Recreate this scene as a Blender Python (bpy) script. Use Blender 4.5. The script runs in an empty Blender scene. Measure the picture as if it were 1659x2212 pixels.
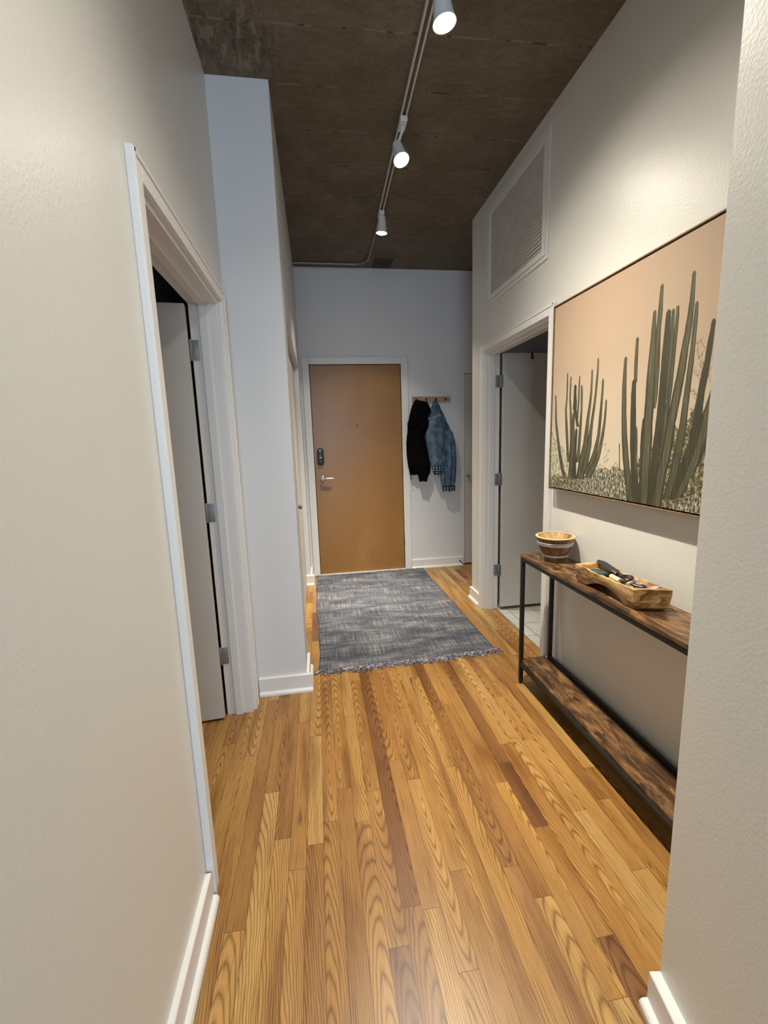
import bpy, bmesh, math, random
from mathutils import Vector, Matrix
random.seed(11)
S = bpy.context.scene
COL = S.collection
PI = math.pi

# ---------------------------------------------------------------- key dimensions (metres)
CAMH = 1.3887
HC = 3.042            # ceiling
XL = -0.407           # left wall
XB = -0.127           # closet wall further down the hall
YB = 2.34             # where the closet wall starts
XR = 1.2815           # right wall
YC = 3.515            # end of right wall
YE = 4.507            # end wall
YBACK = -4.2          # back of the living area behind the camera

# ---------------------------------------------------------------- helpers
def tag(o, label=None, cat=None, group=None, kind=None):
    if label: o['label'] = label
    if cat: o['category'] = cat
    if group: o['group'] = group
    if kind: o['kind'] = kind
    return o

def empty(name, loc=(0, 0, 0), rz=0.0):
    o = bpy.data.objects.new(name, None)
    COL.objects.link(o)
    o.location = loc
    o.rotation_euler = (0, 0, rz)
    o.empty_display_size = 0.05
    return o

class MB:
    """collects shapes, builds ONE mesh object"""
    def __init__(s):
        s.bm = bmesh.new()
        s.mi = 0
    def _tagf(s, fs):
        for f in fs: f.material_index = s.mi
    def box(s, x0, x1, y0, y1, z0, z1, bev=0.0, M=None, seg=2):
        b = bmesh.new()
        bmesh.ops.create_cube(b, size=1.0)
        for v in b.verts:
            v.co = Vector(((x0+x1)/2 + v.co.x*(x1-x0), (y0+y1)/2 + v.co.y*(y1-y0), (z0+z1)/2 + v.co.z*(z1-z0)))
        if bev > 0:
            bmesh.ops.bevel(b, geom=list(b.edges), offset=bev, segments=seg, profile=0.5, affect='EDGES')
        if M is not None: bmesh.ops.transform(b, matrix=M, verts=b.verts)
        return s.merge(b)
    def merge(s, b):
        vm = {}
        for v in b.verts: vm[v] = s.bm.verts.new(v.co)
        for f in b.faces:
            try:
                nf = s.bm.faces.new([vm[v] for v in f.verts]); nf.material_index = s.mi
            except ValueError: pass
        b.free()
        return s
    def prism(s, pts, a0, a1, axis='z', bev=0.0):
        """polygon pts (2D) extruded along axis"""
        b = bmesh.new()
        def P(p, a):
            if axis == 'z': return Vector((p[0], p[1], a))
            if axis == 'y': return Vector((p[0], a, p[1]))
            return Vector((a, p[0], p[1]))
        lo = [b.verts.new(P(p, a0)) for p in pts]
        hi = [b.verts.new(P(p, a1)) for p in pts]
        n = len(pts)
        b.faces.new(lo); b.faces.new(hi)
        for i in range(n):
            b.faces.new((lo[i], lo[(i+1) % n], hi[(i+1) % n], hi[i]))
        bmesh.ops.recalc_face_normals(b, faces=b.faces)
        if bev > 0:
            bmesh.ops.bevel(b, geom=list(b.edges), offset=bev, segments=2, profile=0.5, affect='EDGES')
        return s.merge(b)
    def poly(s, pts3):
        f = s.bm.faces.new([s.bm.verts.new(Vector(p)) for p in pts3]); f.material_index = s.mi
        return s
    def tube(s, pts, r, n=8, closed=False):
        pts = [Vector(p) for p in pts]
        rr = r if isinstance(r, (list, tuple)) else [r]*len(pts)
        rings = []
        N = len(pts)
        up = None
        for i, p in enumerate(pts):
            if closed: t = pts[(i+1) % N]-pts[i-1]
            else: t = pts[min(i+1, N-1)]-pts[max(i-1, 0)]
            t = t.normalized() if t.length > 1e-9 else Vector((0, 0, 1))
            if up is None:
                up = Vector((0, 0, 1)) if abs(t.z) < 0.9 else Vector((1, 0, 0))
            a = t.cross(up)
            if a.length < 1e-6: a = t.cross(Vector((0.3, 1, 0.2)))
            a.normalize(); c = a.cross(t).normalized(); up = c
            rings.append([s.bm.verts.new(p + (a*math.cos(2*PI*k/n)+c*math.sin(2*PI*k/n))*rr[i]) for k in range(n)])
        M = N if closed else N-1
        for i in range(M):
            A, B = rings[i], rings[(i+1) % N]
            for k in range(n):
                f = s.bm.faces.new((A[k], A[(k+1) % n], B[(k+1) % n], B[k])); f.material_index = s.mi
        if not closed:
            for R in (rings[0], rings[-1]):
                f = s.bm.faces.new(R); f.material_index = s.mi
        return s
    def lathe(s, prof, n=32, M=None, capped=False):
        """prof = [(r,z)], revolved around z"""
        rings = []
        for r, z in prof:
            if r < 1e-6:
                v = Vector((0, 0, z)); v = M @ v if M else v
                rings.append([s.bm.verts.new(v)])
            else:
                R = []
                for k in range(n):
                    v = Vector((r*math.cos(2*PI*k/n), r*math.sin(2*PI*k/n), z))
                    v = M @ v if M else v
                    R.append(s.bm.verts.new(v))
                rings.append(R)
        for A, B in zip(rings, rings[1:]):
            for k in range(n):
                q = []
                for v in (A[k % len(A)], A[(k+1) % len(A)], B[(k+1) % len(B)], B[k % len(B)]):
                    if v not in q: q.append(v)
                if len(q) > 2:
                    try:
                        f = s.bm.faces.new(q); f.material_index = s.mi
                    except ValueError: pass
        if capped:
            for R in (rings[0], rings[-1]):
                if len(R) > 2:
                    f = s.bm.faces.new(R); f.material_index = s.mi
        return s
    def build(s, name, mats, parent=None, smooth=False, loc=None, fixn=True, sub=0):
        if fixn: bmesh.ops.recalc_face_normals(s.bm, faces=s.bm.faces)
        me = bpy.data.meshes.new(name)
        s.bm.to_mesh(me); s.bm.free()
        if not isinstance(mats, (list, tuple)): mats = [mats]
        for m in mats: me.materials.append(m)
        o = bpy.data.objects.new(name, me)
        COL.objects.link(o)
        if parent is not None: o.parent = parent
        if loc: o.location = loc
        if smooth:
            me.polygons.foreach_set('use_smooth', [True]*len(me.polygons))
            if smooth != 'all':
                md = None
                try:
                    me.set_sharp_from_angle(angle=math.radians(40))
                except Exception: pass
        if sub:
            md = o.modifiers.new('sub', 'SUBSURF'); md.levels = sub; md.render_levels = sub
        return o

def struct(o):
    o['kind'] = 'structure'; return o

# ---------------------------------------------------------------- materials
def new_mat(name):
    m = bpy.data.materials.new(name); m.use_nodes = True
    nt = m.node_tree
    b = nt.nodes['Principled BSDF']
    return m, nt, b
def lin(c):
    return tuple(((v/255)/12.92 if v/255 <= 0.04045 else (((v/255)+0.055)/1.055)**2.4) for v in c)
def N(nt, typ, **kw):
    n = nt.nodes.new(typ)
    for k, v in kw.items():
        if k in n.inputs: n.inputs[k].default_value = v
        else: setattr(n, k, v)
    return n
def math_n(nt, op, a, b=None, clamp=False):
    n = nt.nodes.new('ShaderNodeMath'); n.operation = op; n.use_clamp = clamp
    for i, x in enumerate((a, b)):
        if x is None: continue
        if isinstance(x, (int, float)): n.inputs[i].default_value = x
        else: nt.links.new(x, n.inputs[i])
    return n.outputs[0]
def mapping(nt, src, scale=(1, 1, 1), loc=(0, 0, 0), rot=(0, 0, 0)):
    m = nt.nodes.new('ShaderNodeMapping')
    m.inputs['Scale'].default_value = scale; m.inputs['Location'].default_value = loc
    m.inputs['Rotation'].default_value = rot
    nt.links.new(src, m.inputs['Vector']); return m.outputs[0]
def noise(nt, vec, scale, detail=3, rough=0.5, dist=0.0):
    n = nt.nodes.new('ShaderNodeTexNoise')
    n.inputs['Scale'].default_value = scale; n.inputs['Detail'].default_value = detail
    n.inputs['Roughness'].default_value = rough; n.inputs['Distortion'].default_value = dist
    if vec is not None: nt.links.new(vec, n.inputs['Vector'])
    return n.outputs['Fac']
def ramp(nt, fac, stops, interp='LINEAR'):
    r = nt.nodes.new('ShaderNodeValToRGB'); r.color_ramp.interpolation = interp
    e = r.color_ramp.elements
    while len(e) < len(stops): e.new(0.5)
    for el, (p, c) in zip(e, stops):
        el.position = p; el.color = (c[0], c[1], c[2], 1)
    nt.links.new(fac, r.inputs['Fac']); return r.outputs['Color']
def mix(nt, fac, a, b, blend='MIX'):
    m = nt.nodes.new('ShaderNodeMix'); m.data_type = 'RGBA'; m.blend_type = blend
    for i, x in ((0, fac), (6, a), (7, b)):
        if isinstance(x, (int, float)): m.inputs[i].default_value = x
        elif isinstance(x, tuple): m.inputs[i].default_value = (x[0], x[1], x[2], 1)
        else: nt.links.new(x, m.inputs[i])
    return m.outputs[2]
def bump(nt, bsdf, h, strength=0.2, dist=0.01):
    b = nt.nodes.new('ShaderNodeBump'); b.inputs['Strength'].default_value = strength
    b.inputs['Distance'].default_value = dist
    nt.links.new(h, b.inputs['Height']); nt.links.new(b.outputs[0], bsdf.inputs['Normal'])
def texco(nt, which='Object'):
    return nt.nodes.new('ShaderNodeTexCoord').outputs[which]

def simple(name, col, rough=0.5, metal=0.0, spec=None, nscale=None, nstr=0.08, bscale=None, bstr=0.1, bdist=0.002, emit=None):
    m, nt, b = new_mat(name)
    b.inputs['Roughness'].default_value = rough
    b.inputs['Metallic'].default_value = metal
    if spec is not None: b.inputs['Specular IOR Level'].default_value = spec
    co = texco(nt)
    if nscale:
        f = noise(nt, co, nscale, 4)
        c = ramp(nt, f, [(0.3, tuple(v*(1-nstr) for v in col)), (0.7, tuple(min(1, v*(1+nstr)) for v in col))])
        nt.links.new(c, b.inputs['Base Color'])
    else:
        b.inputs['Base Color'].default_value = (*col, 1)
    if bscale:
        bump(nt, b, noise(nt, co, bscale, 2), bstr, bdist)
    if emit:
        b.inputs['Emission Color'].default_value = (*emit[0], 1); b.inputs['Emission Strength'].default_value = emit[1]
    return m

MT = {}
MT['wall'] = simple('wall_paint', (0.66, 0.655, 0.62), 0.36, nscale=1.5, nstr=0.015, bscale=150, bstr=0.28, bdist=0.002)
MT['wall_b'] = simple('wall_paint_smooth', (0.66, 0.665, 0.675), 0.5, nscale=1.5, nstr=0.015, bscale=190, bstr=0.2, bdist=0.0015)
MT['trim'] = simple('trim_gloss_white', (0.72, 0.71, 0.69), 0.38, nscale=2, nstr=0.01, bscale=30, bstr=0.015, bdist=0.001)
MT['doorw'] = simple('door_white_paint', (0.58, 0.56, 0.53), 0.45, nscale=3, nstr=0.03, bscale=60, bstr=0.04, bdist=0.001)
MT['steel'] = simple('satin_nickel', (0.24, 0.25, 0.26), 0.5, 0.6, nscale=40, nstr=0.08)
MT['chrome'] = simple('bright_chrome', (0.8, 0.8, 0.8), 0.18, 1.0, nscale=20, nstr=0.03)
MT['dark'] = simple('black_gap', (0.012, 0.011, 0.01), 0.8, nscale=30, nstr=0.1)
MT['blackmetal'] = simple('black_powder_coat', (0.012, 0.011, 0.011), 0.5, 0.3, nscale=60, nstr=0.2, bscale=200, bstr=0.05, bdist=0.001)
MT['blackplastic'] = simple('black_plastic', (0.012, 0.013, 0.015), 0.35, nscale=80, nstr=0.15)
MT['white'] = simple('white_plastic', (0.7, 0.7, 0.68), 0.4, nscale=30, nstr=0.03)
MT['led'] = simple('lamp_glass_lit', (1, 1, 1), 0.5, emit=((1.0, 0.95, 0.86), 40.0), nscale=30, nstr=0.01)
MT['whitemark'] = simple('white_mark', (0.75, 0.75, 0.75), 0.4, nscale=30, nstr=0.05)

# painted concrete ceiling
def mk_ceiling():
    m, nt, b = new_mat('raw_concrete_ceiling')
    co = texco(nt)
    n1 = noise(nt, mapping(nt, co, (1.2, 1.2, 1)), 3.0, 6, 0.6)
    n2 = noise(nt, mapping(nt, co, (14, 40, 1)), 1.0, 4, 0.6)
    n3 = noise(nt, co, 90, 3, 0.6)
    c = ramp(nt, n1, [(0.3, (0.098, 0.077, 0.052)), (0.5, (0.128, 0.102, 0.071)), (0.7, (0.160, 0.130, 0.096))])
    c = mix(nt, 0.35, c, ramp(nt, n2, [(0.35, (0.6, 0.6, 0.6)), (0.65, (1.35, 1.35, 1.35))]), 'MULTIPLY')
    c = mix(nt, 0.5, c, ramp(nt, n3, [(0.35, (0.75, 0.75, 0.75)), (0.7, (1.3, 1.3, 1.3))]), 'MULTIPLY')
    # board seams across the hall every 0.3 m
    sx = nt.nodes.new('ShaderNodeSeparateXYZ'); nt.links.new(co, sx.inputs[0])
    wob = noise(nt, mapping(nt, co, (2, 0, 0)), 3, 3)
    y = math_n(nt, 'ADD', sx.outputs[1], math_n(nt, 'MULTIPLY', wob, 0.03))
    y = math_n(nt, 'ADD', y, math_n(nt, 'MULTIPLY', sx.outputs[0], 0.03))
    ph = math_n(nt, 'FRACT', math_n(nt, 'DIVIDE', math_n(nt, 'ADD', y, 30.0-0.12), 0.30))
    line = math_n(nt, 'LESS_THAN', math_n(nt, 'ABSOLUTE', math_n(nt, 'SUBTRACT', ph, 0.5)), 0.014)
    brk = math_n(nt, 'GREATER_THAN', noise(nt, mapping(nt, co, (5, 2, 1)), 1.6, 3), 0.52)
    c = mix(nt, math_n(nt, 'MULTIPLY', math_n(nt, 'MULTIPLY', line, brk), 0.55), c, (0.24, 0.21, 0.17))
    brk2 = math_n(nt, 'GREATER_THAN', noise(nt, mapping(nt, co, (9, 3, 1), (3, 1, 0)), 2.5, 3), 0.60)
    c = mix(nt, math_n(nt, 'MULTIPLY', math_n(nt, 'MULTIPLY', line, brk2), 0.8), c, (0.02, 0.014, 0.01))
    # pale scraped patch near the left wall
    dx = math_n(nt, 'ADD', sx.outputs[0], 0.27); dy = math_n(nt, 'SUBTRACT', sx.outputs[1], 2.14)
    d = math_n(nt, 'SQRT', math_n(nt, 'ADD', math_n(nt, 'MULTIPLY', dx, dx), math_n(nt, 'MULTIPLY', dy, dy)))
    reg = math_n(nt, 'SUBTRACT', 1.0, math_n(nt, 'DIVIDE', d, 0.30), clamp=True)
    st = noise(nt, mapping(nt, co, (26, 8, 1), rot=(0, 0, 0.2)), 1.3, 5, 0.7)
    c = mix(nt, math_n(nt, 'MULTIPLY', math_n(nt, 'GREATER_THAN', st, 0.56), math_n(nt, 'MULTIPLY', reg, 0.65)), c, (0.30, 0.27, 0.23))
    c = mix(nt, math_n(nt, 'MULTIPLY', math_n(nt, 'LESS_THAN', st, 0.42), math_n(nt, 'MULTIPLY', reg, 1.0)), c, (0.05, 0.028, 0.015))
    nt.links.new(c, b.inputs['Base Color'])
    b.inputs['Roughness'].default_value = 0.75
    h = math_n(nt, 'SUBTRACT', math_n(nt, 'ADD', math_n(nt, 'MULTIPLY', n3, 0.5), n2), math_n(nt, 'MULTIPLY', line, 0.8))
    bump(nt, b, h, 0.5, 0.006)
    return m
MT['ceiling'] = mk_ceiling()

# oak strip floor: every plank carries its own uv (metres) and a random seed
def mk_floor():
    m, nt, b = new_mat('honey_oak_strip')
    uv = nt.nodes.new('ShaderNodeUVMap'); uv.uv_map = 'plank'
    at = nt.nodes.new('ShaderNodeAttribute'); at.attribute_name = 'seed'; at.attribute_type = 'GEOMETRY'
    sp = nt.nodes.new('ShaderNodeSeparateColor'); nt.links.new(at.outputs['Color'], sp.inputs[0])
    r1, r2, r3 = sp.outputs[0], sp.outputs[1], sp.outputs[2]
    su = nt.nodes.new('ShaderNodeSeparateXYZ'); nt.links.new(uv.outputs[0], su.inputs[0])
    u, v = su.outputs[0], su.outputs[1]
    cb = nt.nodes.new('ShaderNodeCombineXYZ')
    nt.links.new(math_n(nt, 'ADD', u, math_n(nt, 'MULTIPLY', r1, 37.0)), cb.inputs[0])
    nt.links.new(math_n(nt, 'ADD', v, math_n(nt, 'MULTIPLY', r2, 53.0)), cb.inputs[1])
    P = cb.outputs[0]
    warp = noise(nt, mapping(nt, P, (9, 2.2, 1)), 1.0, 3, 0.55)
    warp2 = noise(nt, mapping(nt, P, (34, 3.5, 1)), 1.0, 2)
    # tilted growth rings -> cathedrals on some planks, straight grain on others
    off = math_n(nt, 'MULTIPLY', math_n(nt, 'SUBTRACT', r3, 0.4), 0.11)
    ux = math_n(nt, 'ADD', math_n(nt, 'SUBTRACT', u, 0.028), off)
    ux = math_n(nt, 'ADD', ux, math_n(nt, 'MULTIPLY', math_n(nt, 'SUBTRACT', warp, 0.5), 0.042))
    vy = math_n(nt, 'MULTIPLY', math_n(nt, 'SUBTRACT', v, math_n(nt, 'MULTIPLY', r1, 0.8)), 0.075)
    vy = math_n(nt, 'ADD', vy, math_n(nt, 'MULTIPLY', warp2, 0.005))
    rr = math_n(nt, 'SQRT', math_n(nt, 'ADD', math_n(nt, 'MULTIPLY', ux, ux), math_n(nt, 'MULTIPLY', vy, vy)))
    ring = math_n(nt, 'FRACT', math_n(nt, 'MULTIPLY', rr, 200.0))
    rg = ramp(nt, ring, [(0.0, (0.50, 0.44, 0.34)), (0.16, (0.90, 0.88, 0.84)), (0.4, (1.08, 1.08, 1.08)), (0.75, (1.03, 1.02, 1.0)), (0.92, (0.66, 0.60, 0.50)), (1.0, (0.50, 0.44, 0.34))])
    pore = noise(nt, mapping(nt, P, (520, 7, 1)), 1.0, 3, 0.6)
    pr = ramp(nt, pore, [(0.34, (0.52, 0.46, 0.36)), (0.5, (0.96, 0.95, 0.93)), (0.8, (1.14, 1.14, 1.14))])
    cl = noise(nt, mapping(nt, P, (14, 1.6, 1)), 1.0, 3)
    base = ramp(nt, r2, [(0.0, (0.20, 0.082, 0.026)), (0.06, (0.29, 0.135, 0.038)), (0.16, (0.40, 0.200, 0.055)), (0.45, (0.46, 0.242, 0.068)),
                         (0.7, (0.49, 0.270, 0.078)), (0.88, (0.53, 0.308, 0.096)), (1.0, (0.57, 0.36, 0.13))])
    base = mix(nt, 1.0, base, ramp(nt, cl, [(0.32, (0.62, 0.52, 0.42)), (0.5, (1, 1, 1)), (0.72, (1.15, 1.17, 1.2))]), 'MULTIPLY')
    base = mix(nt, 1.0, base, rg, 'MULTIPLY'); base = mix(nt, 0.9, base, pr, 'MULTIPLY')
    # knots / dark mineral streaks here and there
    kn = noise(nt, mapping(nt, P, (20, 3.0, 1), (7, 3, 0)), 1.0, 2)
    base = mix(nt, ramp(nt, kn, [(0.70, (0, 0, 0)), (0.76, (0.75, 0.75, 0.75))]), base, (0.12, 0.045, 0.018))
    # hairline joints
    e = nt.nodes.new('ShaderNodeAttribute'); e.attribute_name = 'len'; e.attribute_type = 'GEOMETRY'
    du = math_n(nt, 'MINIMUM', u, math_n(nt, 'SUBTRACT', 0.0575, u))
    dv = math_n(nt, 'MINIMUM', v, math_n(nt, 'SUBTRACT', e.outputs['Fac'], v))
    j = math_n(nt, 'LESS_THAN', math_n(nt, 'MINIMUM', du, dv), 0.0009)
    base = mix(nt, math_n(nt, 'MULTIPLY', j, 0.7), base, (0.09, 0.035, 0.012))
    base = mix(nt, 1.0, base, (0.80, 0.80, 0.82), 'MULTIPLY')
    nt.links.new(base, b.inputs['Base Color'])
    ro = ramp(nt, noise(nt, mapping(nt, P, (6, 2, 1)), 1, 3), [(0.3, (0.26,)*3), (0.7, (0.38,)*3)])
    nt.links.new(ro, b.inputs['Roughness'])
    h = math_n(nt, 'SUBTRACT', math_n(nt, 'MULTIPLY', pore, 0.3), j)
    bump(nt, b, h, 0.25, 0.0012)
    return m
MT['floor'] = mk_floor()

def mk_tile():
    m, nt, b = new_mat('pale_floor_tile')
    co = texco(nt)
    sx = nt.nodes.new('ShaderNodeSeparateXYZ'); nt.links.new(co, sx.inputs[0])
    def g(o, off):
        f = math_n(nt, 'FRACT', math_n(nt, 'DIVIDE', math_n(nt, 'ADD', o, off), 0.203))
        return math_n(nt, 'LESS_THAN', math_n(nt, 'ABSOLUTE', math_n(nt, 'SUBTRACT', f, 0.5)), 0.012)
    j = math_n(nt, 'MAXIMUM', g(sx.outputs[0], 20-1.572+0.1015+0.003), g(sx.outputs[1], 20-3.009+0.1015-0.0))
    c = ramp(nt, noise(nt, co, 9, 5), [(0.3, (0.50, 0.50, 0.47)), (0.7, (0.60, 0.60, 0.57))])
    c = mix(nt, j, c, (0.14, 0.13, 0.12))
    nt.links.new(c, b.inputs['Base Color']); b.inputs['Roughness'].default_value = 0.35
    bump(nt, b, math_n(nt, 'SUBTRACT', 1.0, j), 0.4, 0.002)
    return m
MT['tile'] = mk_tile()

def mk_maple():
    m, nt, b = new_mat('birch_veneer')
    co = texco(nt)
    w = noise(nt, mapping(nt, co, (2.2, 1, 0.9)), 1.6, 3, 0.5)
    cb = mapping(nt, co, (6, 1, 0.9))
    n2 = noise(nt, cb, 2.0, 4, 0.6, 2.2)
    f = math_n(nt, 'FRACT', math_n(nt, 'MULTIPLY', n2, 14.0))
    c = ramp(nt, w, [(0.25, (0.265, 0.125, 0.033)), (0.55, (0.285, 0.138, 0.037)), (0.8, (0.33, 0.165, 0.047))])
    c = mix(nt, 0.8, c, ramp(nt, f, [(0.0, (0.78, 0.78, 0.78)), (0.15, (1.0, 1.0, 1.0)), (0.85, (1.05, 1.05, 1.05)), (1.0, (0.78, 0.78, 0.78))]), 'MULTIPLY')
    fl = noise(nt, mapping(nt, co, (220, 1, 12)), 1.0, 3)
    c = mix(nt, 0.35, c, ramp(nt, fl, [(0.35, (0.85, 0.85, 0.85)), (0.6, (1.06, 1.06, 1.06))]), 'MULTIPLY')
    nt.links.new(c, b.inputs['Base Color']); b.inputs['Roughness'].default_value = 0.33
    bump(nt, b, w, 0.12, 0.01)
    return m
MT['maple'] = mk_maple()

def mk_rustic(name, k=1.0):
    m, nt, b = new_mat(name)
    co = texco(nt)
    n1 = noise(nt, mapping(nt, co, (15, 4.2, 15)), 1.5, 7, 0.68, 0.8)
    n2 = noise(nt, mapping(nt, co, (90, 5, 90)), 1.0, 4, 0.6)
    n3 = noise(nt, mapping(nt, co, (16, 9, 16), (4, 2, 1)), 1.2, 4, 0.6)
    c = ramp(nt, n1, [(0.36, (0.030*k, 0.015*k, 0.008*k)), (0.47, (0.085*k, 0.042*k, 0.018*k)), (0.57, (0.185*k, 0.098*k, 0.040*k)), (0.72, (0.33*k, 0.195*k, 0.085*k))])
    c = mix(nt, 0.6, c, ramp(nt, n2, [(0.3, (0.55, 0.5, 0.45)), (0.6, (1.15, 1.15, 1.15))]), 'MULTIPLY')
    c = mix(nt, ramp(nt, n3, [(0.57, (0, 0, 0)), (0.66, (0.9,)*3)]), c, (0.022, 0.011, 0.006))
    nt.links.new(c, b.inputs['Base Color']); b.inputs['Roughness'].default_value = 0.36
    bump(nt, b, n2, 0.15, 0.001)
    return m
MT['rustic'] = mk_rustic('rustic_brown_board')

def mk_olive(name, dark, mid, light, sc=(5, 30, 30)):
    m, nt, b = new_mat(name)
    co = texco(nt)
    n1 = noise(nt, mapping(nt, co, sc), 1.2, 4, 0.55, 1.2)
    f = math_n(nt, 'FRACT', math_n(nt, 'MULTIPLY', n1, 5.0))
    c = ramp(nt, n1, [(0.32, dark), (0.48, mid), (0.66, light)])
    c = mix(nt, 0.45, c, ramp(nt, f, [(0.0, (0.7, 0.62, 0.5)), (0.25, (1, 1, 1)), (0.9, (1.05, 1.05, 1.05)), (1, (0.7, 0.62, 0.5))]), 'MULTIPLY')
    nt.links.new(c, b.inputs['Base Color']); b.inputs['Roughness'].default_value = 0.4
    bump(nt, b, n1, 0.1, 0.002)
    return m
MT['traywood'] = mk_olive('carved_pale_wood', (0.13, 0.062, 0.022), (0.38, 0.22, 0.085), (0.62, 0.44, 0.21), (20, 8, 34))
MT['bowlwood'] = mk_olive('turned_bowl_wood', (0.05, 0.024, 0.010), (0.15, 0.078, 0.030), (0.27, 0.155, 0.062), (12, 12, 9))
MT['bowlin'] = mk_olive('bowl_inner_wood', (0.25, 0.13, 0.045), (0.50, 0.31, 0.13), (0.62, 0.42, 0.2), (14, 14, 9))
MT['rackwood'] = mk_olive('rack_oak', (0.30, 0.19, 0.09), (0.40, 0.27, 0.13), (0.48, 0.33, 0.17), (4, 30, 30))

def mk_rug():
    m, nt, b = new_mat('grey_flatweave')
    co = texco(nt)
    a = noise(nt, mapping(nt, co, (4.5, 170, 1)), 1.0, 4, 0.65)
    d = noise(nt, mapping(nt, co, (170, 4.5, 1)), 1.0, 4, 0.65)
    g = noise(nt, mapping(nt, co, (2.2, 7, 1)), 1.3, 4, 0.6)
    fine = noise(nt, co, 330, 2)
    s = math_n(nt, 'ADD', math_n(nt, 'MULTIPLY', a, 0.45), math_n(nt, 'MULTIPLY', d, 0.38))
    s = math_n(nt, 'ADD', s, math_n(nt, 'MULTIPLY', g, 0.30))
    s = math_n(nt, 'ADD', s, math_n(nt, 'MULTIPLY', math_n(nt, 'SUBTRACT', fine, 0.5), 0.22))
    c = ramp(nt, s, [(0.45, (0.014, 0.017, 0.028)), (0.54, (0.055, 0.060, 0.080)), (0.60, (0.115, 0.119, 0.135)), (0.69, (0.34, 0.325, 0.30))])
    nt.links.new(c, b.inputs['Base Color']); b.inputs['Roughness'].default_value = 0.9
    bump(nt, b, math_n(nt, 'ADD', a, math_n(nt, 'ADD', d, fine)), 0.6, 0.003)
    return m
MT['rug'] = mk_rug()
def mk_yarn():
    m, nt, b = new_mat('rug_yarn')
    co = texco(nt)
    c = ramp(nt, noise(nt, co, 60, 3), [(0.35, (0.05, 0.048, 0.07)), (0.5, (0.17, 0.155, 0.19)), (0.68, (0.42, 0.38, 0.37))])
    nt.links.new(c, b.inputs['Base Color']); b.inputs['Roughness'].default_value = 0.9
    return m
MT['yarn'] = mk_yarn()
def mk_denim(name, lo, md, hi):
    m, nt, b = new_mat(name)
    co = texco(nt)
    n1 = noise(nt, co, 14, 6, 0.65); n2 = noise(nt, mapping(nt, co, (500, 1, 180)), 1.0, 2)
    s = math_n(nt, 'ADD', math_n(nt, 'MULTIPLY', n1, 0.75), math_n(nt, 'MULTIPLY', n2, 0.25))
    c = ramp(nt, s, [(0.36, lo), (0.5, md), (0.68, hi)])
    nt.links.new(c, b.inputs['Base Color']); b.inputs['Roughness'].default_value = 0.85
    bump(nt, b, noise(nt, co, 45, 4), 0.5, 0.006)
    return m
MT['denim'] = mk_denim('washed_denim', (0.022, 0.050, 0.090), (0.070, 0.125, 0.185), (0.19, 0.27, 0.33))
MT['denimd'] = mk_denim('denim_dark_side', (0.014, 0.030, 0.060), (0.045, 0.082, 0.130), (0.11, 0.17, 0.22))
MT['seam'] = simple('denim_seam', (0.34, 0.42, 0.47), 0.85, nscale=80, nstr=0.2)
MT['blackcloth'] = simple('black_wool', (0.0035, 0.003, 0.0032), 0.95, spec=0.05, nscale=25, nstr=0.35, bscale=60, bstr=0.6, bdist=0.006)
def mk_plaid():
    m, nt, b = new_mat('navy_white_plaid')
    co = texco(nt)
    sx = nt.nodes.new('ShaderNodeSeparateXYZ'); nt.links.new(co, sx.inputs[0])
    a = math_n(nt, 'SINE', math_n(nt, 'MULTIPLY', sx.outputs[0], 210.0))
    d = math_n(nt, 'SINE', math_n(nt, 'MULTIPLY', sx.outputs[2], 260.0))
    c = ramp(nt, math_n(nt, 'ADD', math_n(nt, 'MULTIPLY', math_n(nt, 'ADD', a, d), 0.25), 0.5), [(0.3, (0.008, 0.012, 0.025)), (0.62, (0.03, 0.04, 0.07)), (0.82, (0.22, 0.24, 0.28)), (1.0, (0.65, 0.65, 0.66))])
    nt.links.new(c, b.inputs['Base Color']); b.inputs['Roughness'].default_value = 0.9
    return m
MT['plaid'] = mk_plaid()

# ================================================================ SETTING
W = MT['wall']
# ---- floor: oak strips
def planks():
    bm = bmesh.new()
    uvl = bm.loops.layers.uv.new('plank')
    seed = bm.faces.layers.float_color.new('seed') if hasattr(bm.faces.layers, 'float_color') else None
    data = []
    w = 0.0575
    x = 1.385 - 58*w
    rng = random.Random(5)
    while x < 2.45:
        xa, xb = x, x+w
        y = -4.2 - rng.random()*0.9
        lo = 3.40 if xa > 1.38 else -99
        while y < (6.1 if xa < -1.0 else 4.62):
            L = rng.choice([0.35, 0.5, 0.62, 0.75, 0.9, 1.1, 1.3]) * (0.85+0.3*rng.random())
            y2 = min(y+L, 6.1 if xa < -1.0 else 4.62)
            ya = max(y, lo, YBACK)
            if y2 > ya + 0.01:
                f = bm.faces.new([bm.verts.new((px, py, 0)) for px, py in ((xa, ya), (xb, ya), (xb, y2), (xa, y2))])
                for lp, (u, v) in zip(f.loops, ((0, 0), (w, 0), (w, y2-ya), (0, y2-ya))): lp[uvl].uv = (u, v)
                data.append((rng.random(), rng.random(), rng.random(), y2-ya))
            y = y2
        x = xb
    me = bpy.data.meshes.new('floor'); bm.to_mesh(me); bm.free()
    a = me.attributes.new('seed', 'FLOAT_COLOR', 'FACE'); l = me.attributes.new('len', 'FLOAT', 'FACE')
    for i, d in enumerate(data):
        a.data[i].color = (d[0], d[1], d[2], 1); l.data[i].value = d[3]
    me.materials.append(MT['floor'])
    o = bpy.data.objects.new('floor', me); COL.objects.link(o)
    return struct(o)
floor = planks()
m = MB(); m.box(-5, 5, YBACK-0.1, 6.2, -0.12, -0.012)
struct(m.build('floor_slab', simple('subfloor', (0.1, 0.08, 0.06), 0.8, nscale=5)))
m = MB(); m.box(1.386, 3.4, 1.2, 3.40, -0.012, 0.0015)
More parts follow.
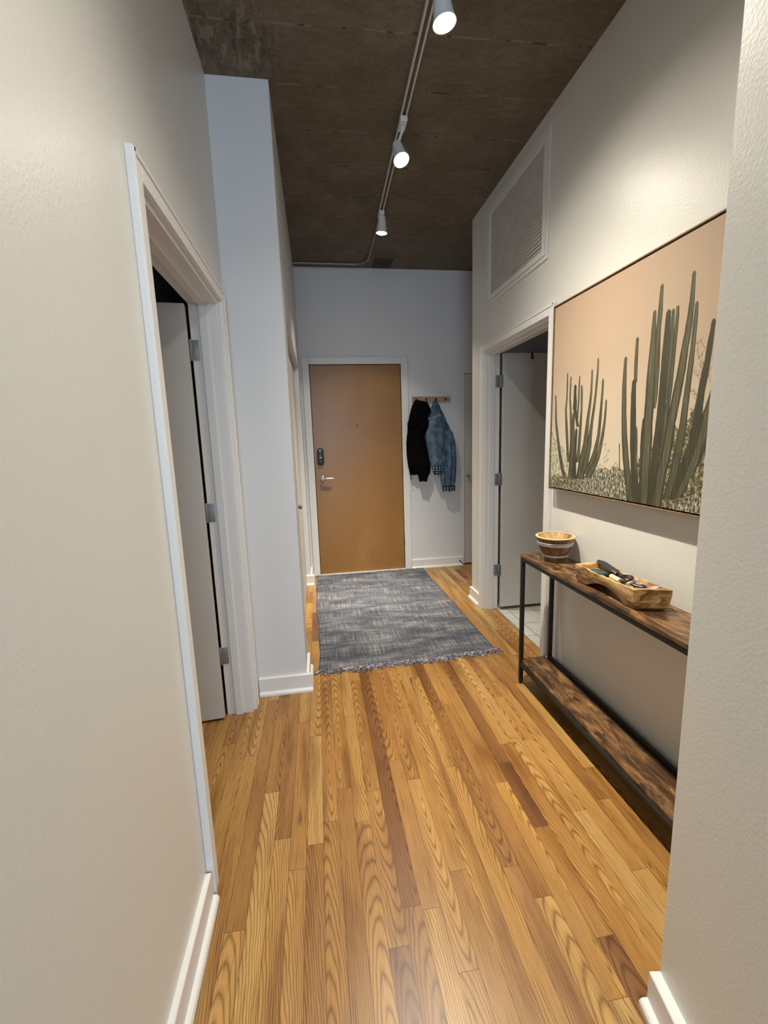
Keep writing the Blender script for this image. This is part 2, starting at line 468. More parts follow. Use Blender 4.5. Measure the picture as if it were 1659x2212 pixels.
struct(m.build('floor_tile', MT['tile']))
bpy.data.objects['floor_slab'].name = 'floor_2'; bpy.data.objects['floor_tile'].name = 'floor_3'
# ---- ceiling
m = MB(); m.box(-5, 5, YBACK-0.1, 6.2, HC, HC+0.15)
ceiling = struct(m.build('ceiling', MT['ceiling']))
m = MB(); m.box(0.62, 0.80, 4.27, 4.49, HC-0.002, HC+0.001)
m.build('patch', simple('dark_patch_plate', (0.035, 0.028, 0.022), 0.7, nscale=20, nstr=0.3), ceiling)

# ---- left wall with doorway (opening y 1.268..2.195, z 0..2.035)
LY0, LY1, LZ = 1.272, 2.200, 2.040
TW = 0.125
m = MB()
m.box(XL-TW, XL, -0.9, LY0, 0, HC)
m.box(XL-TW, XL, LY1, YB, 0, HC)
m.box(XL-TW, XL, LY0, LY1, LZ, HC)
struct(m.build('wall_left', W))
# ---- closet block further on
CY0, CY1, CZ = 2.585, 4.215, 2.075
m = MB()
m.box(XL-TW, XB, YB, CY0, 0, HC)
m.box(XB-0.11, XB, CY1, YE, 0, HC)
m.box(XB-0.11, XB, CY0, CY1, CZ, HC)
m.box(-0.95, -0.90, YB+0.06, YE, 0, HC)
struct(m.build('wall_closet', MT['wall_b']))
# ---- end wall with entrance-door opening and alcove-door opening
DX0, DX1, DZ = -0.031, 0.884, 2.150
AX0, AX1, AZ = 1.556, 2.36, 2.052
m = MB()
m.box(-0.95, DX0-0.012, YE, YE+0.14, 0, HC)
m.box(DX0-0.012, DX1+0.012, YE, YE+0.14, DZ+0.012, HC)
m.box(DX1+0.012, AX0, YE, YE+0.14, 0, HC)
m.box(AX0, AX1, YE, YE+0.14, AZ, HC)
m.box(AX1, 2.5, YE, YE+0.14, 0, HC)
m.box(-0.2, 2.5, YE+0.14, YE+0.18, 0, HC)
struct(m.build('wall_end', MT['wall_b']))
# ---- right wall with bathroom doorway
RY0, RY1, RZ = 2.300, 3.245, 2.020
TR = 0.108
m = MB()
m.box(XR, XR+TR, 0.70, RY0, 0, HC)
m.box(XR, XR+TR, RY0, RY1, RZ, HC)
m.box(XR, XR+TR, RY1, YC, 0, HC)
struct(m.build('wall_right', W))
m = MB(); m.box(XR+TR, 2.5, YC-0.11, YC, 0, HC); m.box(2.42, 2.5, YC, YE, 0, HC)
struct(m.build('wall_alcove', MT['wall_b']))
# bathroom shell and left room shell (dim rooms beyond the doorways)
m = MB(); m.box(3.3, 3.4, 1.2, 3.5, 0, HC); m.box(XR+TR, 3.4, 1.1, 1.2, 0, HC); m.box(2.5, 3.4, 3.405, 3.5, 0, HC)
struct(m.build('wall_bathroom', MT['wall_b']))
m = MB(); m.box(-3.1, -3.0, -1.0, 6.1, 0, HC); m.box(-3.0, -0.9, 6.0, 6.1, 0, HC); m.box(-0.95, -0.9, YE, 6.0, 0, HC); m.box(-3.0, XL-TW, -1.0, -0.9, 0, HC)
struct(m.build('wall_bedroom', MT['wall_b']))

# ---- foreground wall on the right: its hall face leans in towards the camera
KA = math.radians(10.0)
K = Vector((0.752, 0.757)); D = Vector((-math.sin(KA), -math.cos(KA))); NN = Vector((-math.cos(KA), math.sin(KA)))
q = K + D*1.7
m = MB(); m.prism([tuple(K), (1.42, 0.757), (1.42, q.y), tuple(q)], 0, HC, bev=0.004)
struct(m.build('wall_near_right', MT['wall']))
def strip2(p, d, n, L, prof):
    """profile [(out, z)] swept along d from p"""
    mm = MB(); A = []; B = []
    for o_, z_ in prof:
        a = p + n*o_; b2 = a + d*L
        A.append(mm.bm.verts.new((a.x, a.y, z_))); B.append(mm.bm.verts.new((b2.x, b2.y, z_)))
    k = len(prof)
    for i in range(k): mm.bm.faces.new((A[i], A[(i+1) % k], B[(i+1) % k], B[i]))
    mm.bm.faces.new(A); mm.bm.faces.new(B[::-1])
    return mm
BASE = [(0, 0), (0.0165, 0), (0.0165, 0.097), (0.0145, 0.100), (0, 0.100)]
SHOE = [(0.0165, 0.0), (0.0325, 0.0), (0.0325, 0.010), (0.0290, 0.017), (0.0235, 0.0205), (0.0165, 0.0215)]
BASEN = [(0, 0), (0.026, 0), (0.026, 0.097), (0.024, 0.100), (0, 0.100)]
SHOEN = [(0.026, 0.0), (0.045, 0.0), (0.045, 0.013), (0.041, 0.019), (0.035, 0.022), (0.026, 0.023)]
V2 = lambda a, b: Vector((a, b))
def baseboard(name, p, d, n, L, near=False):
    o = struct(strip2(p, d, n, L, BASEN if near else BASE).build(name, MT['trim']))
    s = strip2(p, d, n, L, SHOEN if near else SHOE).build('shoe_moulding', MT['trim'], o)
    return o
baseboard('baseboard_near_right', K + D*0.002, D, NN, 1.69, True)
baseboard('baseboard_left', V2(XL, -0.9), V2(0, 1), V2(1, 0), LY0-0.062+0.9, False)
baseboard('baseboard_right', V2(XR, 0.76), V2(0, 1), V2(-1, 0), RY0-0.062-0.76)
baseboard('baseboard_right_2', V2(XR, RY1+0.062), V2(0, 1), V2(-1, 0), YC-RY1-0.062+0.0165)
baseboard('baseboard_closet', V2(XL+0.018, YB), V2(1, 0), V2(0, -1), XB-XL-0.018+0.0325)
baseboard('baseboard_closet_2', V2(XB, YB), V2(0, 1), V2(1, 0), CY0-YB)
baseboard('baseboard_closet_3', V2(XB, CY1), V2(0, 1), V2(1, 0), YE-CY1)
baseboard('baseboard_closet_4', V2(XB-0.045, CY1), V2(1, 0), V2(0, -1), 0.045+0.0325)
be = baseboard('baseboard_end', V2(DX1+0.074, YE), V2(1, 0), V2(0, -1), AX0-DX1-0.074-0.018)

# ---- living area behind the camera (lit by its window)
m = MB()
m.box(-4.6, -4.5, YBACK, -0.9, 0, HC); m.box(4.5, 4.6, YBACK, -0.9, 0, HC)
m.box(-4.6, XL-TW, -0.9, -0.8, 0, HC); m.box(1.42, 4.6, -0.96, -0.86, 0, HC)
m.box(-4.5, -1.6, YBACK-0.1, YBACK, 0, HC); m.box(1.8, 4.5, YBACK-0.1, YBACK, 0, HC)
m.box(-1.6, 1.8, YBACK-0.1, YBACK, 0, 0.5); m.box(-1.6, 1.8, YBACK-0.1, YBACK, 2.75, HC)
struct(m.build('wall_back', MT['wall_b']))
win = MB()
for x in (-1.6, -0.5, 0.62, 1.74): win.box(x, x+0.06, YBACK-0.08, YBACK-0.02, 0.5, 2.75)
win.box(-1.6, 1.8, YBACK-0.08, YBACK-0.02, 0.5, 0.56); win.box(-1.6, 1.8, YBACK-0.08, YBACK-0.02, 2.69, 2.75)
struct(win.build('window_1', MT['trim']))

# ================================================================ DOORS AND TRIM
T = MT['trim']
def casing_x(name, xs, sgn, y0, y1, z, depth, stop):
    """door lining + flat casing for a wall whose face is x=xs; sgn=+1 casing projects to +x"""
    m = MB(); cw = 0.055; ct = 0.018
    a, b_ = (xs, xs+ct*sgn) if sgn > 0 else (xs+ct*sgn, xs)
    for (ya, yb) in ((y0-cw, y0), (y1, y1+cw)):
        m.box(a, b_, ya+0.0005, yb-0.0005, 0, z+cw, bev=0.002)
    m.box(a, b_, y0, y1, z, z+cw, bev=0.002)
    # raised outer bead
    c, d_ = (xs+ct, xs+ct+0.004) if sgn > 0 else (xs-ct-0.004, xs-ct)
    m.box(c-0.002 if sgn > 0 else c, d_ if sgn > 0 else d_+0.002, y0-cw+0.002, y0-cw+0.014, 0, z+cw-0.002, bev=0.0015)
    m.box(c-0.002 if sgn > 0 else c, d_ if sgn > 0 else d_+0.002, y1+cw-0.014, y1+cw-0.002, 0, z+cw-0.002, bev=0.0015)
    m.box(c-0.002 if sgn > 0 else c, d_ if sgn > 0 else d_+0.002, y0-cw+0.003, y1+cw-0.003, z+cw-0.014, z+cw-0.002, bev=0.0015)
    # lining
    e, f = sorted((xs, xs-sgn*depth)); th = 0.018
    m.box(e, f, y0-0.001, y0+th, 0, z, bev=0.001); m.box(e, f, y1-th, y1+0.001, 0, z, bev=0.001)
    m.box(e, f, y0+th, y1-th, z-th, z+0.001, bev=0.001)
    # stop
    g, h = sorted((xs-sgn*stop, xs-sgn*(stop+0.034))); st = 0.011
    m.box(g, h, y0+th, y0+th+st, 0, z-th, bev=0.001); m.box(g, h, y1-th-st, y1-th, 0, z-th, bev=0.001)
    m.box(g, h, y0+th, y1-th, z-th-st, z-th, bev=0.001)
    return struct(m.build(name, T))
casing_x('trim_1', XL, 1, LY0, LY1, LZ, TW+0.004, 0.050)
casing_x('trim_2', XR, -1, RY0, RY1, RZ, TR+0.004, 0.034)

def hinge(parent, px, py, pz, ang, h=0.089, side=1, leafs=True):
    """butt hinge: knuckle at (px,py), plates lie along the lining (x) and the door edge"""
    m = MB()
    m.lathe([(0, -h/2-0.004), (0.004, -h/2-0.003), (0.0062, -h/2), (0.0062, h/2), (0.004, h/2+0.003), (0, h/2+0.004)], 12, Matrix.Translation((px, py, pz)))
    m.box(px, px+side*0.036, py-0.0015, py+0.0015, pz-h/2, pz+h/2, bev=0.0007) if side > 0 else m.box(px-0.036, px, py-0.0015, py+0.0015, pz-h/2, pz+h/2, bev=0.0007)
    for dz in (-0.03, 0.0, 0.03):
        m.lathe([(0, 0), (0.0035, 0), (0.003, 0.001), (0, 0.001)], 10, Matrix.Translation((px+side*(0.024 if dz else 0.012), py-0.0015, pz+dz)) @ Matrix.Rotation(PI/2, 4, 'X'))
    return m.build('hinge', MT['steel'], parent, smooth=True)

# left room door, swung open into the room: leaf seen through the doorway
hx, hy = XL-TW-0.004-0.008, LY1-0.024
d1 = struct(empty('door_1', (hx, hy, 0)))
d1['label'] = 'white flush door standing open in the left doorway'
m = MB(); m.box(-0.86, -0.002, -0.036, 0.0, 0.012, 2.012, bev=0.0015)
leaf = m.build('leaf', MT['doorw'], d1)
d1.rotation_euler = (0, 0, math.radians(5))
for z in (1.822, 1.071, 0.330): hinge(d1, 0.004, -0.002+0.004, z, 0, side=1)
# knob on far end
m = MB(); m.lathe([(0, 0), (0.027, 0), (0.027, 0.006), (0.012, 0.01), (0.011, 0.03), (0.025, 0.04), (0.027, 0.055), (0.018, 0.066), (0, 0.068)], 24,
                  Matrix.Translation((-0.79, -0.036, 0.93)) @ Matrix.Rotation(PI/2, 4, 'X'))
m.build('door_knob', MT['steel'], d1, smooth=True)

# bathroom door, open 90 degrees
d2 = struct(empty('door_2', (XR+TR+0.012, RY1-0.026, 0)))
m = MB(); m.box(0.004, 0.80, -0.036, 0.0, 0.030, 2.000, bev=0.0015)
m.build('leaf', MT['doorw'], d2)
for z in (1.803, 1.064, 0.330):
    hinge(d2, -0.006, 0.002, z, 0, side=-1)
    m = MB(); m.box(0.0025, 0.0045, -0.032, -0.001, z-0.0445, z+0.0445, bev=0.0005); m.box(-0.004, 0.004, -0.006, 0.0, z-0.0445, z+0.0445, bev=0.001)
    m.build('hinge_plate', MT['steel'], d2)
m = MB(); m.lathe([(0, 0), (0.027, 0), (0.027, 0.006), (0.012, 0.01), (0.011, 0.03), (0.025, 0.04), (0.027, 0.055), (0.018, 0.066), (0, 0.068)], 24,
                  Matrix.Translation((0.735, -0.036, 0.93)) @ Matrix.Rotation(PI/2, 4, 'X'))
m.build('door_knob', MT['steel'], d2, smooth=True)
# over-door hook
m = MB(); m.box(1.618, 1.630, 3.175, 3.1815, 1.955, 2.0025, bev=0.001); m.box(1.618, 1.630, 3.175, 3.227, 2.0005, 2.0025, bev=0.0005)
m.box(1.619, 1.629, 3.150, 3.178, 1.955, 1.962, bev=0.001)
tag(m.build('door_hook', MT['blackmetal']), 'small dark metal hook hung over the top of the bathroom door', 'hook')

# entrance door
d3 = struct(empty('door_3', (DX0, YE, 0)))
m = MB(); m.box(0.004, DX1-DX0-0.004, 0.006, 0.050, 0.012, DZ-0.006, bev=0.0015)
m.build('leaf', MT['maple'], d3)
m = MB(); m.box(-0.010, DX1-DX0+0.010, 0.052, 0.12, 0, DZ+0.01)
m.build('frame_shadow', MT['dark'], d3)
m = MB()
def stadium(cx, cz, hw, hh, n=14):
    P = []
    for i in range(n+1):
        a = PI*i/n; P.append((cx+hw*math.cos(a), cz+hh-hw+hw*math.sin(a)))
    for i in range(n+1):
        a = PI+PI*i/n; P.append((cx+hw*math.cos(a), cz-hh+hw+hw*math.sin(a)))
    return P
LX, LZc = 0.034-DX0, 1.247
m.prism(stadium(LX, LZc, 0.033, 0.088), -0.020, 0.006, 'y', bev=0.004)
lk = m.build('smart_lock', MT['blackplastic'], d3, smooth=True)
m = MB(); m.lathe([(0, -0.0215), (0.007, -0.0213), (0.008, -0.020)], 16, Matrix.Translation((LX-0.002, 0, LZc+0.064)) @ Matrix.Rotation(-PI/2, 4, 'X'))
m.lathe([(0.0, 0.0), (0.0075, 0.0), (0.0075, 0.0015), (0, 0.0015)], 16, Matrix.Translation((LX-0.002, -0.020, LZc+0.064)) @ Matrix.Rotation(PI/2, 4, 'X'))
m.build('lens_dot', MT['whitemark'], lk)
m = MB(); m.box(LX-0.011, LX+0.011, -0.0215, -0.0195, LZc-0.012, LZc-0.004, bev=0.0008)
m.build('light_bar', MT['whitemark'], lk)
m = MB(); m.lathe([(0.0, 0.0), (0.019, 0.0), (0.021, 0.002), (0.019, 0.009), (0.0, 0.010)], 24, Matrix.Translation((LX+0.001, -0.019, LZc-0.046)) @ Matrix.Rotation(PI/2, 4, 'X'))
m.build('thumb_turn', simple('lock_knob', (0.02, 0.021, 0.026), 0.45, nscale=50), lk, smooth=True)
m = MB(); HX, HZ = 0.048-DX0, 1.030
m.lathe([(0, 0.006), (0.026, 0.006), (0.028, -0.002), (0.022, -0.010), (0.011, -0.014), (0.011, -0.045), (0, -0.047)], 28, Matrix.Translation((HX, 0, HZ)) @ Matrix.Rotation(-PI/2, 4, 'X') @ Matrix.Diagonal((1, 1, 1, 1)))
m.tube([(HX, -0.045, HZ), (HX+0.02, -0.052, HZ), (HX+0.05, -0.053, HZ-0.003), (HX+0.105, -0.050, HZ-0.006)], [0.011, 0.0115, 0.010, 0.009], 12)
hd = m.build('lever_handle', MT['chrome'], d3, smooth=True)
m = MB(); m.lathe([(0, 0.0), (0.006, 0.0), (0.0065, -0.003), (0.0035, -0.006), (0, -0.006)], 16, Matrix.Translation((0.418-DX0, 0.006, 1.551)) @ Matrix.Rotation(-PI/2, 4, 'X'))
m.lathe([(0, 0.0), (0.006, 0.0), (0.0065, 0.004), (0.0035, 0.006), (0, 0.006)], 16, Matrix.Translation((0.418-DX0, 0.007, 1.551)) @ Matrix.Rotation(PI/2, 4, 'X'))
m.build('peephole', MT['blackplastic'], d3, smooth=True)
for zc in (1.84, 1.085, 0.325):
    m = MB(); xx = DX1-DX0-0.001
    m.lathe([(0, -0.06), (0.0065, -0.058), (0.007, -0.056), (0.007, 0.056), (0.0065, 0.058), (0, 0.06)], 12, Matrix.Translation((xx, -0.004, zc)))
    m.box(xx-0.006, xx+0.004, 0.0, 0.006, zc-0.056, zc+0.056)
    m.build('hinge', simple('hinge_dark', (0.10, 0.09, 0.08), 0.4, 0.7, nscale=40), d3, smooth=True)
m = MB(); m.box(-0.006, 0.006, -0.001, 0.010, 0.97, 1.09, bev=0.001)
m.build('strike_plate', simple('strike_brown', (0.03, 0.018, 0.010), 0.5, 0.5, nscale=40), d3)
# frame of entrance door
m = MB(); fw = 0.068
m.box(DX0-fw, DX0-0.0015, YE-0.012, YE+0.012, 0, DZ+fw, bev=0.002)
m.box(DX1+0.0015, DX1+fw+0.004, YE-0.012, YE+0.012, 0, DZ+fw, bev=0.002)
m.box(DX0-0.001, DX1+0.001, YE-0.012, YE+0.012, DZ, DZ+fw, bev=0.002)
struct(m.build('trim_3', T))
m = MB(); m.box(DX0, DX1, YE-0.03, YE+0.03, 0.0, 0.010, bev=0.003)
struct(m.build('trim_4', simple('threshold', (0.55, 0.53, 0.5), 0.4, 0.2, nscale=30)))

# closet doors on the left (pair of flush bifold panels set back in the opening)
d4 = struct(empty('door_4', (XB-0.041, CY0, 0)))
wp = (CY1-CY0-0.012)/4
for k in range(4):
    m = MB(); m.box(-0.030, 0.0, 0.006+k*wp+0.001, 0.006+(k+1)*wp-0.001, 0.015, CZ-0.018, bev=0.001)
    m.build('panel', MT['doorw'], d4)
m = MB(); m.box(-0.028, -0.004, 0.004, CY1-CY0-0.004, CZ-0.016, CZ, bev=0.001)
m.build('track', MT['dark'], d4)
def knob(parent, M, nm='knob', s=1.0):
    m = MB(); m.lathe([(0, 0), (0.0105*s, 0), (0.0105*s, 0.003), (0.005*s, 0.006), (0.005*s, 0.016), (0.013*s, 0.024), (0.0165*s, 0.033), (0.014*s, 0.042), (0.006*s, 0.046), (0, 0.0465)], 24, M)
    return m.build(nm, MT['steel'], parent, smooth=True)
knob(d4, Matrix.Translation((0.0, 3.05-CY0, 0.952)) @ Matrix.Rotation(PI/2, 4, 'Y'))

# alcove closet door in the end wall
d5 = struct(empty('door_5', (AX0, YE, 0)))
m = MB(); m.box(0.003, AX1-AX0-0.003, 0.012, 0.047, 0.014, AZ-0.004, bev=0.0015)
m.build('leaf', MT['doorw'], d5)
m = MB(); m.box(0.0, AX1-AX0, 0.06, 0.13, 0.0, AZ)
m.build('frame_shadow', MT['dark'], d5)
knob(d5, Matrix.Translation((1.594-AX0, 0.012, 0.990)) @ Matrix.Rotation(PI/2, 4, 'X'), s=1.15)

# ================================================================ WALL AND CEILING FITTINGS
# return-air grille
g = empty('air_return_grille', (XR, 2.77, 2.64)); tag(g, 'white louvred return air grille high on the right wall above the bathroom doorway', 'vent')
GY0, GY1, GZ0, GZ1 = 2.352-2.77, 3.195-2.77, 2.325-2.64, 2.965-2.64
m = MB(); fr = 0.030
def rectframe(m, x0, x1, y0, y1, z0, z1, w, bev=0.0015):
    m.box(x0, x1, y0, y0+w, z0, z1, bev); m.box(x0, x1, y1-w, y1, z0, z1, bev)
    m.box(x0, x1, y0+w, y1-w, z0, z0+w, bev); m.box(x0, x1, y0+w, y1-w, z1-w, z1, bev)
rectframe(m, -0.008, 0, GY0, GY1, GZ0, GZ1, 0.022)
m.build('outer_frame', T, g)
m = MB(); rectframe(m, -0.004, -0.0005, GY0+0.020, GY1-0.020, GZ0+0.020, GZ1-0.020, 0.006, 0)
m.build('seam', MT['dark'], g)
m = MB(); rectframe(m, -0.011, 0, GY0+0.0245, GY1-0.0245, GZ0+0.0245, GZ1-0.0245, 0.034)
m.build('inner_frame', T, g)
m = MB(); n = 25
z0, z1 = GZ0+0.058, GZ1-0.058
for i in range(n):
    zc = z0+(i+0.5)*(z1-z0)/n
    m.box(-0.0085, 0.0085, GY0+0.058, GY1-0.058, -0.0009, 0.0009, M=Matrix.Translation((-0.003, 0, zc)) @ Matrix.Rotation(math.radians(-38), 4, 'Y'))
m.build('louvres', T, g)
m = MB(); m.box(-0.002, -0.0003, GY0+0.055, GY1-0.055, z0, z1)
m.build('backing', simple('grille_backing', (0.5, 0.48, 0.45), 0.7, nscale=10), g)

# ceiling track with two raised edges
TA, TB = Vector((0.487, 0.35)), Vector((0.556, 3.47))
tl = (TB-TA).length; tang = math.atan2(TB.x-TA.x, TB.y-TA.y)
trk = empty('ceiling_light_track', (TA.x, TA.y, HC), -tang); tag(trk, 'long white lighting track running down the concrete ceiling', 'light track')
m = MB()
m.box(-0.017, -0.0085, 0, tl, -0.020, 0, bev=0.0012); m.box(0.0085, 0.017, 0, tl, -0.020, 0, bev=0.0012)
m.box(-0.010, 0.010, 0, tl, -0.006, 0)
m.box(-0.0175, 0.0175, tl-0.004, tl+0.018, -0.021, 0, bev=0.002)
m.build('rail', simple('track_white', (0.55, 0.53, 0.49), 0.45, nscale=30, nstr=0.03), trk)
m = MB(); m.box(-0.0085, 0.0085, 0.002, tl-0.006, -0.0085, -0.0062)
m.build('slot', simple('track_slot', (0.10, 0.09, 0.08), 0.6, nscale=30), trk)

def catm(P, n=8):
    P = [Vector(p) for p in P]; out = []
    Q = [P[0]]+P+[P[-1]]
    for i in range(1, len(Q)-2):
        for k in range(n):
            t = k/n; a, b, c, d = Q[i-1], Q[i], Q[i+1], Q[i+2]
            out.append(0.5*((2*b)+(c-a)*t+(2*a-5*b+4*c-d)*t*t+(3*b-a-3*c+d)*t**3))
    out.append(P[-1]); return out
cz = HC-0.011
m = MB(); m.tube([(0.557, 3.485, cz), (0.560, 3.70, cz), (0.562, 3.95, cz), (0.561, 4.16, cz)] + [(0.561-0.14+0.14*math.cos(a), 4.25+0.14*math.sin(a)*1.0, cz) for a in [i*PI/16 for i in range(0, 9)]] + [(0.2, 4.39, cz), (XB+0.004, 4.39, cz)], 0.0105, 12)
cd = m.build('ceiling_conduit', simple('painted_conduit', (0.24, 0.21, 0.18), 0.4, 0.3, nscale=20), smooth=True)
tag(cd, 'thin metal conduit bending from the track end to the left wall along the ceiling', 'conduit')

def spot_head(nm, pos, aim, label, power, cone, blend, lampcol=(1.0, 0.915, 0.765), hang=0.075, bulb_r=0.034, off=(0, 0), beam=5.0, skirt=0.03):
    """adapter in the track, short stem, tapered white shade, lit bulb"""
    r = empty(nm, (pos[0], pos[1], HC)); tag(r, label, 'spotlight', 'spotlights on the ceiling track')
    m = MB(); m.box(-0.019, 0.019, -0.045, 0.045, -0.046, -0.0205, bev=0.004)
    m.build('adapter', MT['white'], r)
    P = Vector((off[0], off[1], -0.046-hang))
    m = MB(); m.tube([(0, 0, -0.045), (0, 0, -0.06), (P.x*0.7, P.y*0.7, -0.05-hang*0.6), tuple(P)], 0.006, 10)
    m.build('stem', MT['white'], r, smooth=True)
    a = Vector(aim).normalized()
    q = a.to_track_quat('-Z', 'Y').to_matrix().to_4x4()
    M = Matrix.Translation(P) @ q
    m = MB()
    m.lathe([(0, 0.030), (0.016, 0.028), (0.024, 0.020), (0.027, 0.0), (0.034, -0.050), (0.041, -0.085), (0.0425, -0.088), (0.0395, -0.088), (0.033, -0.055), (0.0, -0.045)], 32, M)
    m.build('shade', MT['white'], r, smooth=True)
    m = MB(); b = []
    for i in range(9):
        t = i/8*PI/2; b.append((bulb_r*math.cos(t), -0.078-0.022*math.sin(t)))
    m.lathe([(bulb_r*0.8, -0.058)]+b[:-1]+[(0, -0.100)], 28, M)
    m.build('bulb', MT['led'], r, smooth='all')
    ld = bpy.data.lights.new(nm+'_beam', 'SPOT'); ld.energy = power; ld.color = lampcol
    ld.use_nodes = True; ln = ld.node_tree      # reflector-lamp beam: strong core, soft skirt
    ge = ln.nodes.new('ShaderNodeNewGeometry'); vd = ln.nodes.new('ShaderNodeVectorMath'); vd.operation = 'DOT_PRODUCT'
    ln.links.new(ge.outputs['Incoming'], vd.inputs[0]); vd.inputs[1].default_value = a
    pw = math_n(ln, 'ADD', math_n(ln, 'POWER', math_n(ln, 'ABSOLUTE', vd.outputs['Value']), beam), skirt)
    ln.links.new(pw, ln.nodes['Emission'].inputs['Strength'])
    ld.spot_size = math.radians(cone*2); ld.spot_blend = blend; ld.shadow_soft_size = 0.020
    lo = bpy.data.objects.new(nm+'_beam', ld); COL.objects.link(lo); lo.parent = r
    lo.matrix_parent_inverse = Matrix.Identity(4)
    lo.location = P + a*0.112
    lo.rotation_mode = 'QUATERNION'; lo.rotation_quaternion = a.to_track_quat('-Z', 'Y')
    return r
L1 = spot_head('spotlight', (0.517, 1.735), (0.13, -0.02, -1), 'white track spotlight nearest the camera glowing brightest', 410, 74, 0.35, beam=7.5, skirt=0.018)
L2 = spot_head('spotlight', (0.533, 2.505), (0.16, -0.42, -1), 'white track spotlight in the middle of the track with its bulb facing the camera', 95, 70, 0.6, beam=6, off=(-0.022, 0.035))
L3 = spot_head('spotlight', (0.556, 3.425), (-0.06, 0.12, -1), 'white track spotlight at the far end of the track pointing down at the rug', 1050, 50, 0.35, beam=22, skirt=0.025, hang=0.01, off=(0.01, 0.02))
L0 = spot_head('spotlight', (0.500, 0.80), (-0.32, -0.05, -1), 'added white track spotlight out of view above the camera', 95, 78, 0.6)  # out-of-view track lamp, added and aimed to warm the left wall

# coat rack
rk = empty('coat_rack', (1.195, YE, 1.795)); tag(rk, 'light oak peg rail with four black hooks beside the entrance door', 'coat rack')
m = MB(); m.box(-0.200, 0.203, -0.018, 0, -0.0275, 0.0275, bev=0.0015, M=Matrix.Rotation(math.radians(0.8), 4, 'Y'))
m.build('rail', MT['rackwood'], rk)
for hx_ in (-0.163, -0.060, 0.042, 0.143):
    m = MB(); m.tube([(hx_, -0.016, 0.010), (hx_, -0.045, 0.004), (hx_, -0.058, -0.012), (hx_, -0.062, -0.004)], [0.004, 0.004, 0.004, 0.004], 8)
    m.lathe([(0, -0.009), (0.007, -0.006), (0.0095, 0), (0.007, 0.006), (0, 0.009)], 14, Matrix.Translation((hx_, -0.062, -0.006)))
    m.box(hx_-0.001, hx_+0.001, -0.0185, -0.0175, -0.0265, 0.0265)
    m.build('hook', MT['blackmetal'], rk, smooth=True)

# spring door stop on the end baseboard
m = MB(); C0 = Vector((1.50, YE-0.0165, 0.052)); pts = []
for i in range(90):
    t = i/89; a = t*2*PI*11
    pts.append(C0+Vector((math.cos(a)*0.0045+0.012*t, -0.070*t, math.sin(a)*0.0045-0.018*t)))
m.tube(pts, 0.0011, 5)
m.lathe([(0, 0), (0.008, 0), (0.008, 0.004), (0.004, 0.006)], 12, Matrix.Translation(C0) @ Matrix.Rotation(PI/2, 4, 'X'))
ds = m.build('door_stop', MT['blackmetal'], smooth=True); tag(ds, 'thin black spring door stop screwed to the end wall baseboard', 'door stop')
m = MB(); m.lathe([(0, 0), (0.006, 0), (0.0065, 0.008), (0.004, 0.011), (0, 0.011)], 12, Matrix.Translation(C0+Vector((0.012, -0.068, -0.018))) @ Matrix.Rotation(PI/2, 4, 'X'))
m.build('tip', MT['blackplastic'], ds, smooth=True)

